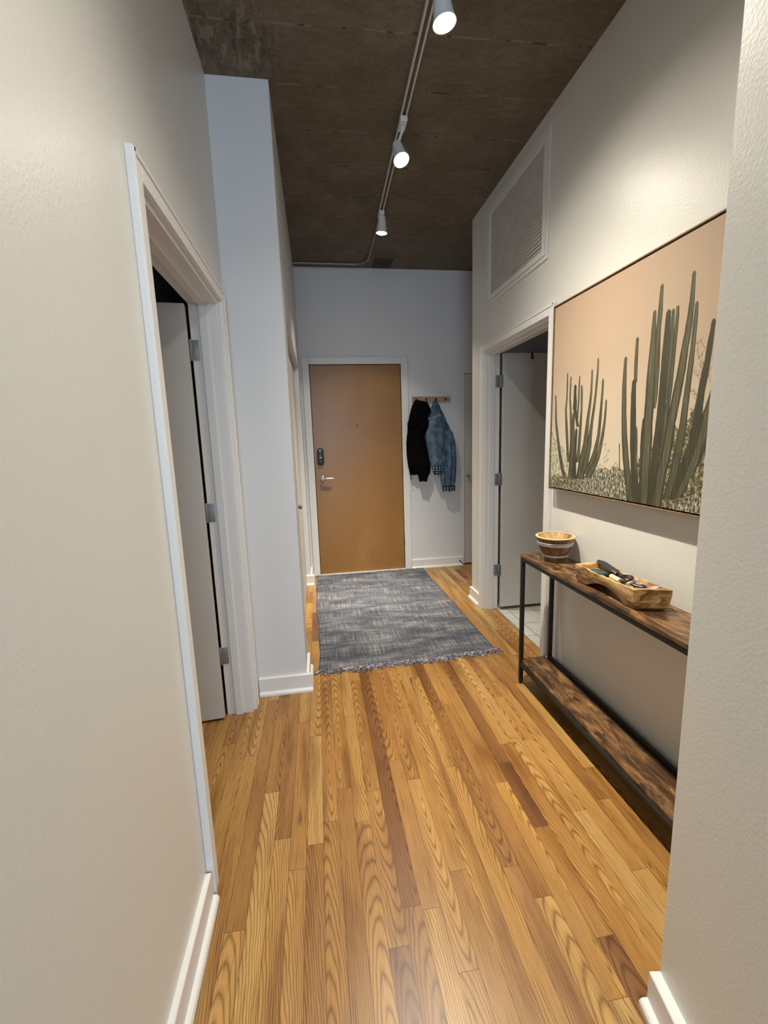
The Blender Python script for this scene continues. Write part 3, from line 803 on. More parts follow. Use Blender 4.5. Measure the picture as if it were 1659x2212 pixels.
# ================================================================ FRAMED PAINTING
PY0, PY1, PZ0, PZ1 = 0.975, 2.199, 1.104, 2.036
pt = empty('framed_painting', (XR, (PY0+PY1)/2, (PZ0+PZ1)/2)); tag(pt, 'large framed desert print of green cacti against a peach sky above the console table', 'picture')
def pframe():
    m = MB(); c = Vector(pt.location)
    a0, a1, b0, b1 = PY0-c.y, PY1-c.y, PZ0-c.z, PZ1-c.z
    rectframe(m, -0.046, -0.001, a0, a1, b0, b1, 0.0055, 0.0008)
    m.build('frame', simple('walnut_frame', (0.20, 0.13, 0.075), 0.35, nscale=60, nstr=0.2), pt)
    m = MB(); m.box(-0.010, -0.001, a0+0.0055, a1-0.0055, b0+0.0055, b1-0.0055)
    m.build('backing', MT['dark'], pt)
pframe()
def canvas_mats():
    out = []
    def base(nm, stops, sc, det=5, two=None):
        m, nt, b = new_mat(nm); co = texco(nt)
        f = noise(nt, mapping(nt, co, sc), 1.0, det, 0.65)
        c = ramp(nt, f, stops)
        wv = noise(nt, co, 900, 1)
        c = mix(nt, 0.2, c, ramp(nt, wv, [(0.3, (0.8,)*3), (0.7, (1.2,)*3)]), 'MULTIPLY')
        nt.links.new(c, b.inputs['Base Color']); b.inputs['Roughness'].default_value = 0.6
        bump(nt, b, wv, 0.15, 0.0006)
        return m
    # printed sky: a peach wash fading to cream at the horizon
    m, nt, b = new_mat('print_sky'); co = texco(nt)
    sx = nt.nodes.new('ShaderNodeSeparateXYZ'); nt.links.new(co, sx.inputs[0])
    z = math_n(nt, 'ADD', math_n(nt, 'DIVIDE', sx.outputs[2], 0.93), 0.5)
    z = math_n(nt, 'ADD', z, math_n(nt, 'MULTIPLY', math_n(nt, 'SUBTRACT', noise(nt, co, 1.6, 2), 0.5), 0.15))
    c = ramp(nt, z, [(0.12, (0.52, 0.465, 0.365)), (0.35, (0.46, 0.385, 0.29)), (0.62, (0.39, 0.295, 0.21)), (1.0, (0.36, 0.255, 0.175))])
    wv = noise(nt, co, 900, 1)
    c = mix(nt, 0.15, c, ramp(nt, wv, [(0.3, (0.85,)*3), (0.7, (1.15,)*3)]), 'MULTIPLY')
    nt.links.new(c, b.inputs['Base Color']); b.inputs['Roughness'].default_value = 0.6
    bump(nt, b, wv, 0.15, 0.0006)
    out.append(m)
    out.append(base('print_hill', [(0.36, (0.10, 0.09, 0.05)), (0.47, (0.36, 0.34, 0.24)), (0.62, (0.55, 0.52, 0.40))], (1, 70, 50)))
    out.append(base('print_grass', [(0.40, (0.03, 0.027, 0.014)), (0.49, (0.13, 0.118, 0.075)), (0.57, (0.36, 0.34, 0.265)), (0.70, (0.66, 0.64, 0.55))], (1, 130, 60)))
    out.append(base('print_scrub', [(0.40, (0.045, 0.04, 0.018)), (0.53, (0.13, 0.115, 0.055)), (0.66, (0.5, 0.46, 0.34))], (1, 80, 70)))
    out.append(base('print_cactus', [(0.35, (0.045, 0.042, 0.024)), (0.50, (0.080, 0.075, 0.042)), (0.66, (0.15, 0.140, 0.085))], (1, 260, 6)))
    out.append(base('print_cactus_edge', [(0.35, (0.022, 0.021, 0.011)), (0.55, (0.042, 0.040, 0.021)), (0.7, (0.08, 0.076, 0.045))], (1, 260, 6)))
    out.append(base('print_twig', [(0.3, (0.10, 0.08, 0.04)), (0.7, (0.19, 0.155, 0.09))], (1, 60, 60)))
    return out
BIG = [[(16440,16875,40),(16445,16355,95),(16430,15675,130),(16370,14745,140),(16270,13810,160),(16110,12865,180),(15950,12165,190),(15695,11145,185)],[(15840,17480,30),(15845,17130,85),(15845,16480,95),(15810,15820,90)],[(15885,15920,65),(15880,15385,130),(15805,14255,165),(15725,13340,185),(15600,12420,180),(15365,11140,205)],[(15620,14110,30),(15575,13795,55),(15530,13115,60),(15535,12425,55)],[(15240,14415,30),(15265,14010,75),(15255,13345,85),(15220,12445,90),(15175,11535,75)],[(14765,19025,35),(14770,18695,80),(14770,18110,110),(14800,17520,110),(14775,16710,125),(14755,15890,125),(14725,15050,85),(14737,14750,42)],[(15035,18230,35),(15035,17980,85),(15025,17370,125),(15015,16550,175),(15020,15925,220),(15005,15080,225),(15015,14220,225),(14995,13350,255),(15010,12455,270),(14985,11145,255)],[(14175,18040,25),(14170,17750,70),(14155,17175,75),(14160,16395,70),(14180,15805,80),(14215,15005,85)],[(13995,18100,25),(13980,17780,70),(13995,17325,75),(14015,16755,75),(14020,16250,70),(14060,15590,90),(14105,14995,95),(14185,14390,105),(14220,13355,110)],[(14380,18065,30),(14385,17810,115),(14380,17225,150),(14390,16635,160),(14395,15835,175),(14405,15025,175),(14435,14195,195),(14500,13350,200),(14560,12485,190),(14645,11105,175)],[(12035,16520,35),(12060,15840,120),(12135,14985,165),(12225,14280,185),(12340,13740,210),(12495,13185,195)],[(12230,16495,20),(12240,16050,60),(12290,15355,100),(12385,14835,135),(12475,14480,165),(12550,13930,190),(12645,13560,205),(12790,12980,210),(13010,12385,210),(13425,11610,165)],[(12540,17285,30),(12560,16980,80),(12595,16640,105),(12640,16120,110),(12715,15595,135),(12790,15055,140),(12825,14500,155),(12885,13935,175),(12965,13365,185),(13110,12970,190),(13345,12355,185),(13675,11500,155)],[(13225,17990,25),(13220,17680,70),(13235,17140,85),(13250,16600,90),(13275,16050,105),(13315,15495,115),(13355,14925,125),(13390,14345,140),(13430,13760,150),(13520,13160,160),(13645,12335,175),(13880,11470,160)],[(13425,18980,25),(13425,18635,75),(13425,18100,95),(13455,17560,115),(13495,17130,135),(13565,16660,145),(13640,15920,170),(13730,15350,180),(13825,14775,185),(13930,14175,200),(13975,13560,215),(14075,12940,225),(14235,12290,245),(14335,11195,235)],[(16530,13480,20),(16440,12370,30)]]
SMALL = [[(21595,15925,35),(21535,15415,65),(21495,14730,85),(21395,14215,105),(21195,13520,115),(20990,12845,140),(20735,12170,155),(20420,11675,170)],[(20560,16885,30),(20545,16460,55),(20540,15655,60),(20600,15105,80),(20515,14515,105),(20400,13690,110),(20300,13030,110),(20180,12535,130)],[(20250,16675,30),(20260,16260,60),(20265,15625,65),(20165,14985,85),(20085,14335,105),(20035,13685,105),(19990,12375,160),(20035,11705,165)],[(19520,16595,20),(19545,16175,55),(19535,15555,65),(19555,15095,65),(19585,14595,65)],[(19850,16225,30),(19860,15900,110),(19825,15430,145),(19835,15115,155),(19700,14795,98),(19530,14250,100)],[(19350,16155,30),(19315,15840,75),(19275,15075,75),(19315,14305,105),(19360,13365,110),(19410,12565,140)],[(19880,14960,100),(19925,14325,125),(19910,13360,200),(19910,12050,230)],[(19630,14160,80),(19660,13360,110),(19710,12390,180),(19695,11735,225)],[(18595,16735,25),(18585,16340,65),(18590,15760,70),(18660,15175,90),(18760,14585,110),(18820,13980,140),(18880,13370,180),(19045,12740,265),(19195,11775,325)],[(18200,17165,20),(18185,16710,55),(18220,16150,70),(18270,15580,70),(18350,15005,90),(18450,14425,100),(18515,13975,125),(18575,13370,165),(18735,12750,205),(18900,12115,260)],[(17795,16220,25),(17795,15815,65),(17830,15110,80),(17875,14395,95),(17925,13815,105),(18075,13225,145),(18275,12705,185),(18685,12040,255)],[(17515,15320,25),(17520,14945,60),(17560,14380,80),(17650,13810,100),(17785,13230,115),(17940,12775,150),(18205,12410,195),(18570,11890,250)]]
HILL = [(2.202, 1.409), (2.139, 1.363), (2.045, 1.309), (2.02, 1.237), (2.015, 1.17), (2.201, 1.155)]
GRASS = [(2.209, 1.165), (2.141, 1.177), (2.076, 1.165), (1.975, 1.18), (1.868, 1.204), (1.81, 1.229), (1.745, 1.239), (1.7, 1.239), (1.671, 1.254), (1.642, 1.245), (1.621, 1.24)]
SCRUB = [(1.548, 1.289), (1.53, 1.299), (1.42, 1.377), (1.408, 1.418), (1.365, 1.4), (1.328, 1.422), (1.296, 1.47), (1.262, 1.449), (1.236, 1.483), (1.218, 1.464)]
TWIGS = [[(1.289, 1.496), (1.305, 1.516), (1.319, 1.517)], [(1.28, 1.539), (1.296, 1.563), (1.311, 1.58)], [(1.296, 1.563), (1.285, 1.587), (1.291, 1.599)], [(1.277, 1.596), (1.297, 1.618), (1.309, 1.646)], [(1.297, 1.618), (1.308, 1.667)], [(1.277, 1.596), (1.289, 1.624), (1.278, 1.647), (1.296, 1.672)], [(1.293, 1.44), (1.308, 1.456), (1.318, 1.464)], [(1.239, 1.555), (1.233, 1.589), (1.241, 1.615)], [(1.246, 1.538), (1.256, 1.557), (1.25, 1.581)], [(1.297, 1.489), (1.306, 1.505)], [(1.3, 1.421), (1.306, 1.44)], [(1.232, 1.606), (1.229, 1.63)], [(1.735, 1.228), (1.744, 1.265), (1.748, 1.28), (1.739, 1.289)], [(1.744, 1.265), (1.725, 1.272)], [(1.745, 1.245), (1.773, 1.252), (1.792, 1.248)], [(1.735, 1.295), (1.717, 1.315)], [(1.731, 1.24), (1.772, 1.234), (1.819, 1.219)], [(1.735, 1.228), (1.791, 1.239)], [(1.642, 1.25), (1.672, 1.264), (1.701, 1.244)], [(1.741, 1.309), (1.748, 1.338)]]
def canvas():
    c = Vector(pt.location); bm = bmesh.new()
    lay = [0.0]
    def P(y, z, k):
        y = min(max(y, PY0+0.012), PY1-0.012); z = min(max(z, PZ0+0.012), PZ1-0.012)
        return bm.verts.new((1.2385-c.x-0.00006*k, y-c.y, z-c.z))
    def face(pts, mi, k):
        vs = [P(y, z, k) for y, z in pts]
        try:
            f = bm.faces.new(vs); f.material_index = mi
        except ValueError: pass
    y0, y1, z0, z1 = PY0+0.012, PY1-0.012, PZ0+0.012, PZ1-0.012
    face([(y0, z0), (y1, z0), (y1, z1), (y0, z1)], 0, 0)
    # canvas sides and depth
    for a, b_ in (((y0, z0), (y1, z0)), ((y1, z0), (y1, z1)), ((y1, z1), (y0, z1)), ((y0, z1), (y0, z0))):
        v = [bm.verts.new((x, p[0]-c.y, p[1]-c.z)) for x, p in ((1.2385-c.x, a), (1.2385-c.x, b_), (-0.011, b_), (-0.011, a))]
        f = bm.faces.new(v); f.material_index = 0
    face(HILL, 1, 1)
    rng = random.Random(3)
    def ragged(top, zb, mi, k, amp, step):
        pts = []
        for (a, b_) in zip(top, top[1:]):
            n = max(2, int(abs(a[0]-b_[0])/step))
            for i in range(n):
                t = i/n; pts.append((a[0]+(b_[0]-a[0])*t, a[1]+(b_[1]-a[1])*t + rng.uniform(-amp, amp)))
        pts.append(top[-1])
        for p, q_ in zip(pts, pts[1:]):
            face([(p[0], zb), (q_[0], zb), q_, p], mi, k)
    for tw in TWIGS:
        for p, q_ in zip(tw, tw[1:]):
            d = Vector((q_[0]-p[0], q_[1]-p[1])).normalized(); n = Vector((-d.y, d.x))*0.0009
            face([(p[0]+n.x, p[1]+n.y), (q_[0]+n.x*.6, q_[1]+n.y*.6), (q_[0]-n.x*.6, q_[1]-n.y*.6), (p[0]-n.x, p[1]-n.y)], 6, 1.5)
        e = tw[-1]
        for j in range(9):
            a = rng.uniform(0, 2*PI); L = rng.uniform(0.006, 0.017)
            s_ = tw[rng.randrange(1, len(tw))]; q_ = (s_[0]+L*math.cos(a), s_[1]+L*abs(math.sin(a)))
            face([(s_[0]+.0006, s_[1]), (q_[0], q_[1]+.0004), (q_[0], q_[1]-.0004), (s_[0]-.0006, s_[1])], 6, 1.4)
    ragged(SCRUB, PZ0+0.012, 3, 2, 0.012, 0.004)
    ragged(GRASS+[(1.58, 1.245), (1.54, 1.25)], PZ0+0.012, 2, 3, 0.006, 0.0035)
    ragged([(GRASS[0][0], 1.135), (2.10, 1.128), (1.95, 1.143), (1.83, 1.148), (1.75, 1.15), (1.60, 1.15)], PZ0+0.012, 2, 9, 0.011, 0.003)
    # darker foot of the left group
    ragged([(2.135, 1.155), (2.10, 1.180), (2.04, 1.185), (1.97, 1.178), (1.92, 1.15)], 1.12, 3, 8.5, 0.009, 0.003)
    def column(col, k, dark):
        # sub-sample, three strips (dark rib, body, dark rib)
        pts = []
        for a, b_ in zip(col, col[1:]):
            n = 3
            for i in range(n):
                t = i/n; pts.append(tuple(a[j]+(b_[j]-a[j])*t for j in range(3)))
        pts.append(col[-1])
        w1 = col[1][2]; h0 = pts[0][1]-col[1][1]
        pts = [(pts[0][0], pts[0][1], w1*0.5), (pts[0][0]+(col[1][0]-pts[0][0])*min(1, 0.007/h0), pts[0][1]-min(0.007, h0*0.5), w1*0.92)] + [p for p in pts[1:] if p[1] < pts[0][1]-0.008]
        pts = [(p[0], p[1], max(p[2], w1*0.92)) if i and p[1] > col[1][1] else p for i, p in enumerate(pts)]
        w0 = pts[0][2]*0.5
        cap = [(pts[0][0], pts[0][1]+w0*1.2, w0*0.15), (pts[0][0], pts[0][1]+w0*0.9, w0*0.65)]
        pts = cap+pts
        jit = [1+rng.uniform(-0.05, 0.05) for _ in pts]
        for (p, q_, j1, j2) in zip(pts, pts[1:], jit, jit[1:]):
            for s0, s1, mi in ((-1, -0.62, 5), (-0.62, 0.55, 5 if dark else 4), (0.55, 1, 5)):
                face([(p[0]+s0*p[2]*j1, p[1]), (p[0]+s1*p[2]*j1, p[1]), (q_[0]+s1*q_[2]*j2, q_[1]), (q_[0]+s0*q_[2]*j2, q_[1])], mi, k)
        if not dark:
            for (p, q_) in zip(pts[3:], pts[4:]):
                for s0 in (-0.22, 0.18):
                    face([(p[0]+s0*p[2], p[1]), (p[0]+(s0+0.09)*p[2], p[1]), (q_[0]+(s0+0.09)*q_[2], q_[1]), (q_[0]+s0*q_[2], q_[1])], 5, k+0.3)
    for i, col in enumerate(SMALL): column([(a/1e4, b_/1e4, w_/1e4) for a, b_, w_ in col], 4+i*0.35, i in (4, 7))
    for i, col in enumerate(BIG): column([(a/1e4, b_/1e4, w_/1e4) for a, b_, w_ in col], 4+i*0.4, i in (9, 10, 2, 4, 12))
    # pale brush in front of the big group
    ragged([(1.37, 1.128), (1.30, 1.165), (1.25, 1.19), (1.20, 1.20), (1.10, 1.215), (PY0+0.012, 1.21)], PZ0+0.012, 2, 13, 0.008, 0.0035)
    ragged([(1.30, 1.22), (1.26, 1.27), (1.22, 1.29), (1.12, 1.33), (PY0+0.012, 1.32)], 1.15, 3, 12.5, 0.01, 0.004)
    me = bpy.data.meshes.new('canvas'); bm.to_mesh(me); bm.free()
    for m_ in canvas_mats(): me.materials.append(m_)
    o = bpy.data.objects.new('canvas', me); COL.objects.link(o); o.parent = pt
canvas()

# ================================================================ CONSOLE TABLE
TX0, TX1, TY0, TY1, TZ = 1.065, 1.262, 0.965, 2.172, 0.757
tb = empty('console_table', ((TX0+TX1)/2, (TY0+TY1)/2, 0)); tag(tb, 'narrow console table with rustic brown boards and a black metal frame along the right wall', 'table')
cx, cy = tb.location.x, tb.location.y
hx2, hy2 = (TX1-TX0)/2, (TY1-TY0)/2
m = MB(); m.box(-hx2, hx2, -hy2, hy2, TZ-0.016, TZ, bev=0.001); m.build('table_top', MT['rustic'], tb)
m = MB(); m.box(-hx2+0.012, hx2-0.036, -hy2+0.004, hy2-0.004, 0.128, 0.143, bev=0.001); m.build('lower_shelf', MT['rustic'], tb)
s_ = 0.020
for sx_ in (-1, 1):
    for sy_ in (-1, 1):
        ax = -hx2+0.002 if sx_ < 0 else hx2-0.002-s_
        ay = -hy2+0.004 if sy_ < 0 else hy2-0.004-s_
        m = MB(); m.box(ax, ax+s_, ay, ay+s_, 0.012, TZ-0.0165, bev=0.0015)
        lg = m.build('leg', MT['blackmetal'], tb)
        m = MB(); m.lathe([(0, 0), (0.009, 0), (0.0105, 0.003), (0.0105, 0.012), (0.006, 0.013), (0, 0.013)], 14, Matrix.Translation((ax+s_/2, ay+s_/2, 0)))
        m.build('foot', MT['blackplastic'], lg, smooth=True)
for z_, nm in ((TZ-0.0165, 'top_rail'), (0.128+0.000, 'shelf_rail')):
    m = MB(); zt, zb = (z_, z_-0.020)
    for ax in (-hx2+0.002, hx2-0.002-s_):
        m.box(ax, ax+s_, -hy2+0.004+s_, hy2-0.004-s_, zb, zt, bev=0.001)
    for ay in (-hy2+0.004, hy2-0.004-s_):
        m.box(-hx2+0.002+s_, hx2-0.002-s_, ay, ay+s_, zb, zt, bev=0.001)
    m.build(nm, MT['blackmetal'], tb)
m = MB(); m.box(hx2-0.022, hx2-0.004, -hy2+0.024, hy2-0.024, 0.1285, 0.150, bev=0.001)
m.build('rear_shelf_rail', MT['blackmetal'], tb)

# ================================================================ BOWL OF LOLLIPOPS
bw = empty('wooden_bowl', (1.176, 2.012, TZ)); tag(bw, 'turned wooden bowl with white inlaid rings on the far end of the console table', 'bowl')
prof_o = [(0.0, 0.0), (0.048, 0.0), (0.050, 0.004), (0.0505, 0.015), (0.054, 0.024), (0.062, 0.036), (0.072, 0.054), (0.081, 0.076), (0.0875, 0.098), (0.0905, 0.112), (0.0955, 0.124), (0.0955, 0.127)]
m = MB(); m.lathe(prof_o + [(0.094, 0.1285), (0.0865, 0.1285)], 64)
m.build('outer_shell', MT['bowlwood'], bw, smooth=True)
m = MB(); m.lathe([(0.0866, 0.1286), (0.083, 0.123), (0.078, 0.100), (0.068, 0.066), (0.052, 0.036), (0.03, 0.020), (0, 0.016)], 64)
m.build('inner_bowl', MT['bowlin'], bw, smooth=True)
m = MB(); m.lathe([(0.0840, 0.1280), (0.0865, 0.1292), (0.0935, 0.1292), (0.0960, 0.1275), (0.0955, 0.123), (0.0945, 0.1265)], 64)
m.build('rim', simple('pale_rim', (0.58, 0.42, 0.22), 0.4, nscale=30, nstr=0.1), bw, smooth=True)
def rad(z):
    for (r0, z0_), (r1, z1_) in zip(prof_o[1:], prof_o[2:]):
        if z0_ <= z <= z1_: return r0+(r1-r0)*(z-z0_)/(z1_-z0_+1e-9)
m = MB()
for z_ in (0.0995, 0.0925, 0.0860, 0.0315, 0.0260):
    r = rad(z_)
    m.tube([(r*math.cos(2*PI*i/72), r*math.sin(2*PI*i/72), z_) for i in range(72)], 0.0017, 6, closed=True)
m.build('inlaid_rings', simple('white_inlay', (0.85, 0.82, 0.80), 0.5, nscale=60), bw, smooth=True)
lol = [((1.136, 1.992, 0.070), (-0.014, 0.010, 0.062), 'white', 'lollipop with its stick leaning on the left side of the wooden bowl', (0.5, 0.5, 0.42)),
       ((1.180, 2.006, 0.075), (0.016, -0.008, 0.082), 'white', 'lollipop with the tallest stick in the middle of the wooden bowl', (0.20, 0.30, 0.13)),
       ((1.204, 1.984, 0.075), (-0.028, 0.010, 0.052), 'white', 'lollipop whose stick crosses the tallest one in the wooden bowl', (0.10, 0.12, 0.06)),
       ((1.222, 1.996, 0.072), (0.002, -0.008, 0.056), 'white', 'lollipop with a short stick on the right side of the wooden bowl', (0.5, 0.36, 0.2)),
       ((1.160, 2.000, 0.082), (0.030, -0.016, 0.024), 'white', 'green wrapped lollipop lying at the front inside the wooden bowl', (0.30, 0.42, 0.22))]
for (p, v, _, lab, colr) in lol:
    r = empty('lollipop', (p[0], p[1], TZ+p[2])); tag(r, lab, 'candy', 'lollipops in the wooden bowl')
    m = MB(); m.lathe([(0, -0.010), (0.007, -0.0075), (0.0105, 0), (0.007, 0.0075), (0, 0.010)], 16)
    m.build('candy', simple('candy_wrap', colr, 0.3, nscale=120, nstr=0.3), r, smooth=True)
    m = MB(); m.tube([(0, 0, 0), v], 0.0023, 8)
    m.build('stick', MT['whitemark'], r, smooth=True)

# ================================================================ CARVED TRAY
tr = empty('carved_wooden_tray', (1.148, 1.51, TZ)); tag(tr, 'long carved wooden tray with an arched underside holding keys on the console table', 'tray')
def tray():
    bm = bmesh.new(); c = Vector((1.148, 1.51))
    top = 0.078
    NL, NR, FR, FL = Vector((1.091, 1.340)), Vector((1.214, 1.302)), Vector((1.200, 1.700)), Vector((1.085, 1.690))
    ns, nc = 28, 12
    def P(u, v, inset):  # u across 0..1, v along 0..1
        a = NL.lerp(NR, u); b_ = FL.lerp(FR, u); p = a.lerp(b_, v)
        mid = (NL+NR+FL+FR)/4
        return p
    def corner(inset, z_fn, shrink):
        ring = []
        path = [(i/ns, 0.0, 'L') for i in range(ns)]
        L = []
        for i in range(ns): L.append((0, i/ns))
        for i in range(nc): L.append((i/nc, 1))
        for i in range(ns): L.append((1, 1-i/ns))
        for i in range(nc): L.append((1-i/nc, 0))
        for (u, v) in L:
            uu = inset/0.125+(1-2*inset/0.125)*u; vv = inset*shrink/0.37+(1-2*inset*shrink/0.37)*v
            p = P(uu, vv, 0)-c
            ring.append(bm.verts.new((p.x, p.y, z_fn(v if True else 0, u))))
        return ring
    arch = lambda v: 0.034*max(0.0, math.sin(PI*min(1, max(0, (v-0.17)/0.66))))**0.8 if 0.17 < v < 0.83 else 0.0
    wavy = lambda v, u: 0.0012*math.sin(17*v+3*u)+0.0010*math.sin(41*v)-0.003*math.sin(PI*v)
    R = [corner(0.012, lambda v, u: 0.001+arch(v), 1.0),
         corner(0.006, lambda v, u: 0.010+arch(v)*0.9, 0.6),
         corner(0.0, lambda v, u: top*0.75+wavy(v, u)*0.5, 1.0),
         corner(0.0, lambda v, u: top-0.001+wavy(v, u), 1.0),
         corner(0.001, lambda v, u: top+wavy(v, u), 1.0),
         corner(0.0085, lambda v, u: top+wavy(v, u), 2.2),
         corner(0.0098, lambda v, u: top-0.002+wavy(v, u), 2.3),
         corner(0.015, lambda v, u: top-0.022, 2.0),
         corner(0.022, lambda v, u: top-0.028, 1.8)]
    for A, B in zip(R, R[1:]):
        n = len(A)
        for k in range(n): bm.faces.new((A[k], A[(k+1) % n], B[(k+1) % n], B[k]))
    # floor of the hollow and underside as strips
    def fill(A):
        n = len(A)
        for i in range(ns):
            # left i <-> right mirrored
            l0, l1 = A[i], A[i+1]
            r0 = A[(2*ns+nc-i) % n]; r1 = A[(2*ns+nc-i-1) % n]
            if i == 0:
                pts = [A[0]]+[A[(2*ns+nc+j) % n] for j in range(nc, -1, -1)][1:]
                bm.faces.new([A[0], A[1], r1]+[A[(2*ns+nc+j) % n] for j in range(0, nc)])
            elif i == ns-1:
                bm.faces.new([A[i], A[i+1]]+[A[ns+j] for j in range(1, nc+1)]+[r0])
            else: bm.faces.new((l0, l1, r1, r0))
    fill(R[0]); fill(R[-1])
    bmesh.ops.recalc_face_normals(bm, faces=bm.faces)
    me = bpy.data.meshes.new('tray_body'); bm.to_mesh(me); bm.free(); me.materials.append(MT['traywood'])
    o = bpy.data.objects.new('tray_body', me); COL.objects.link(o); o.parent = tr
    me.polygons.foreach_set('use_smooth', [True]*len(me.polygons))
    try: me.set_sharp_from_angle(angle=math.radians(35))
    except Exception: pass
tray()
ZF = TZ+0.0505   # hollow floor
# long black stitched pouch leaning on the far rim
o = empty('black_leather_case', (1.182, 1.610, ZF+0.028)); tag(o, 'long black stitched leather case lying across the far end of the wooden tray', 'case')
rot = Matrix.Rotation(math.radians(-8), 4, 'Z') @ Matrix.Rotation(math.radians(4), 4, 'X')
m = MB(); 
def pod(m, L, w, h, M, n=18, k=14, tip=0.35, flat=0.6):
    rings = []
    for i in range(n+1):
        t = i/n; y = (t-0.5)*L
        f = min(1, (t/0.16))**0.55*min(1, ((1-t)/0.26))**0.6 if 0 < t < 1 else 0.05
        f = max(f, 0.05)
        rings.append([m.bm.verts.new(M @ Vector((w*f*math.cos(2*PI*j/k), y, h*f*math.sin(2*PI*j/k)))) for j in range(k)])
    for A, B in zip(rings, rings[1:]):
        for j in range(k): m.bm.faces.new((A[j], A[(j+1) % k], B[(j+1) % k], B[j]))
    m.bm.faces.new(rings[0]); m.bm.faces.new(rings[-1])
pod(m, 0.170, 0.019, 0.011, rot)
m.build('pouch', simple('black_leather', (0.009, 0.009, 0.010), 0.5, nscale=90, nstr=0.3, bscale=160, bstr=0.3, bdist=0.001), o, smooth='all')
m = MB()
for i in range(15):
    y = -0.055+i*0.0078
    p = rot @ Vector((-0.0205, y, 0.004)); q2 = rot @ Vector((-0.0205, y+0.004, 0.004))
    m.tube([tuple(p), tuple(q2)], 0.0009, 5)
m.build('stitching', simple('grey_thread', (0.10, 0.11, 0.12), 0.6, nscale=60), o)
# dark green pouch
o = MB(); pod(o, 0.085, 0.020, 0.010, Matrix.Rotation(math.radians(20), 4, 'Z'))
tag(o.build('green_pouch', simple('dark_green_suede', (0.008, 0.035, 0.030), 0.7, nscale=60, nstr=0.3), loc=(1.135, 1.600, ZF+0.0105), smooth='all'),
    'dark green rounded pouch in the tray beneath the black leather case', 'pouch')
# black cord tangle
pts = []
for i in range(110):
    t = i/109
    pts.append((1.172+0.021*math.cos(t*26)*(1-0.3*t)+0.010*math.sin(9*t), 1.497+0.045*math.sin(t*7.3+0.6)+0.008*math.cos(31*t), ZF+0.013+0.009*math.sin(t*19)+0.006*t))
m = MB(); m.tube(pts, 0.0042, 8)
tag(m.build('charging_cable', simple('black_rubber', (0.015, 0.015, 0.017), 0.3, nscale=60), smooth=True), 'tangled black cable bunched in the middle of the wooden tray', 'cable')
# cream lighter with metal end
o = empty('cream_lighter', (1.128, 1.475, ZF+0.020)); tag(o, 'cream cylinder lighter with a silver and black end in the wooden tray', 'lighter')
rl = Matrix.Rotation(math.radians(-6), 4, 'Z') @ Matrix.Rotation(math.radians(90), 4, 'X')
m = MB(); m.lathe([(0, -0.045), (0.008, -0.044), (0.0095, -0.040), (0.0095, 0.020), (0, 0.020)], 20, rl)
m.build('barrel', simple('cream_plastic', (0.72, 0.62, 0.42), 0.4, nscale=40), o, smooth=True)
m = MB(); m.lathe([(0, 0.0202), (0.0099, 0.0202), (0.0099, 0.034), (0, 0.034)], 20, rl); m.build('metal_collar', MT['chrome'], o, smooth=True)
m = MB(); m.lathe([(0, 0.0342), (0.0095, 0.0342), (0.0090, 0.042), (0.004, 0.044), (0, 0.044)], 20, rl); m.build('end_cap', MT['blackplastic'], o, smooth=True)
# silver round watch-like disc
o = MB(); o.lathe([(0, 0), (0.0135, 0), (0.0145, 0.002), (0.0145, 0.006), (0.012, 0.0085), (0, 0.0088)], 12, Matrix.Rotation(math.radians(-35), 4, 'X') @ Matrix.Rotation(math.radians(-12), 4, 'Y'))
tag(o.build('silver_charm', simple('brushed_silver', (0.55, 0.53, 0.52), 0.35, 0.6, nscale=60, nstr=0.2), loc=(1.137, 1.418, ZF+0.018)), 'faceted silver disc charm beside the cream lighter in the tray', 'charm')
# red beads
m = MB()
for (a, b_, c_) in ((1.158, 1.425, .016), (1.166, 1.418, .019), (1.174, 1.428, .017), (1.163, 1.408, .013), (1.170, 1.440, .020), (1.152, 1.411, .012)):
    m.lathe([(0, -0.006), (0.0045, -0.004), (0.0062, 0), (0.0045, 0.004), (0, 0.006)], 12, Matrix.Translation((a, b_, ZF+c_)))
tag(m.build('red_bead_strand', simple('dusty_red_bead', (0.27, 0.09, 0.10), 0.35, nscale=80, nstr=0.4), smooth=True), 'short strand of dusty red beads among the keys in the tray', 'beads')
# crumpled foil
b2 = bmesh.new(); bmesh.ops.create_icosphere(b2, subdivisions=2, radius=0.009)
for v in b2.verts: v.co *= random.uniform(0.65, 1.2)
m = MB(); m.merge(b2)
tag(m.build('foil_scrap', simple('crumpled_foil', (0.7, 0.66, 0.6), 0.3, 0.5, nscale=90, nstr=0.2), loc=(1.190, 1.448, ZF+0.018)), 'small crumpled pale foil scrap against the back wall of the tray', 'foil')
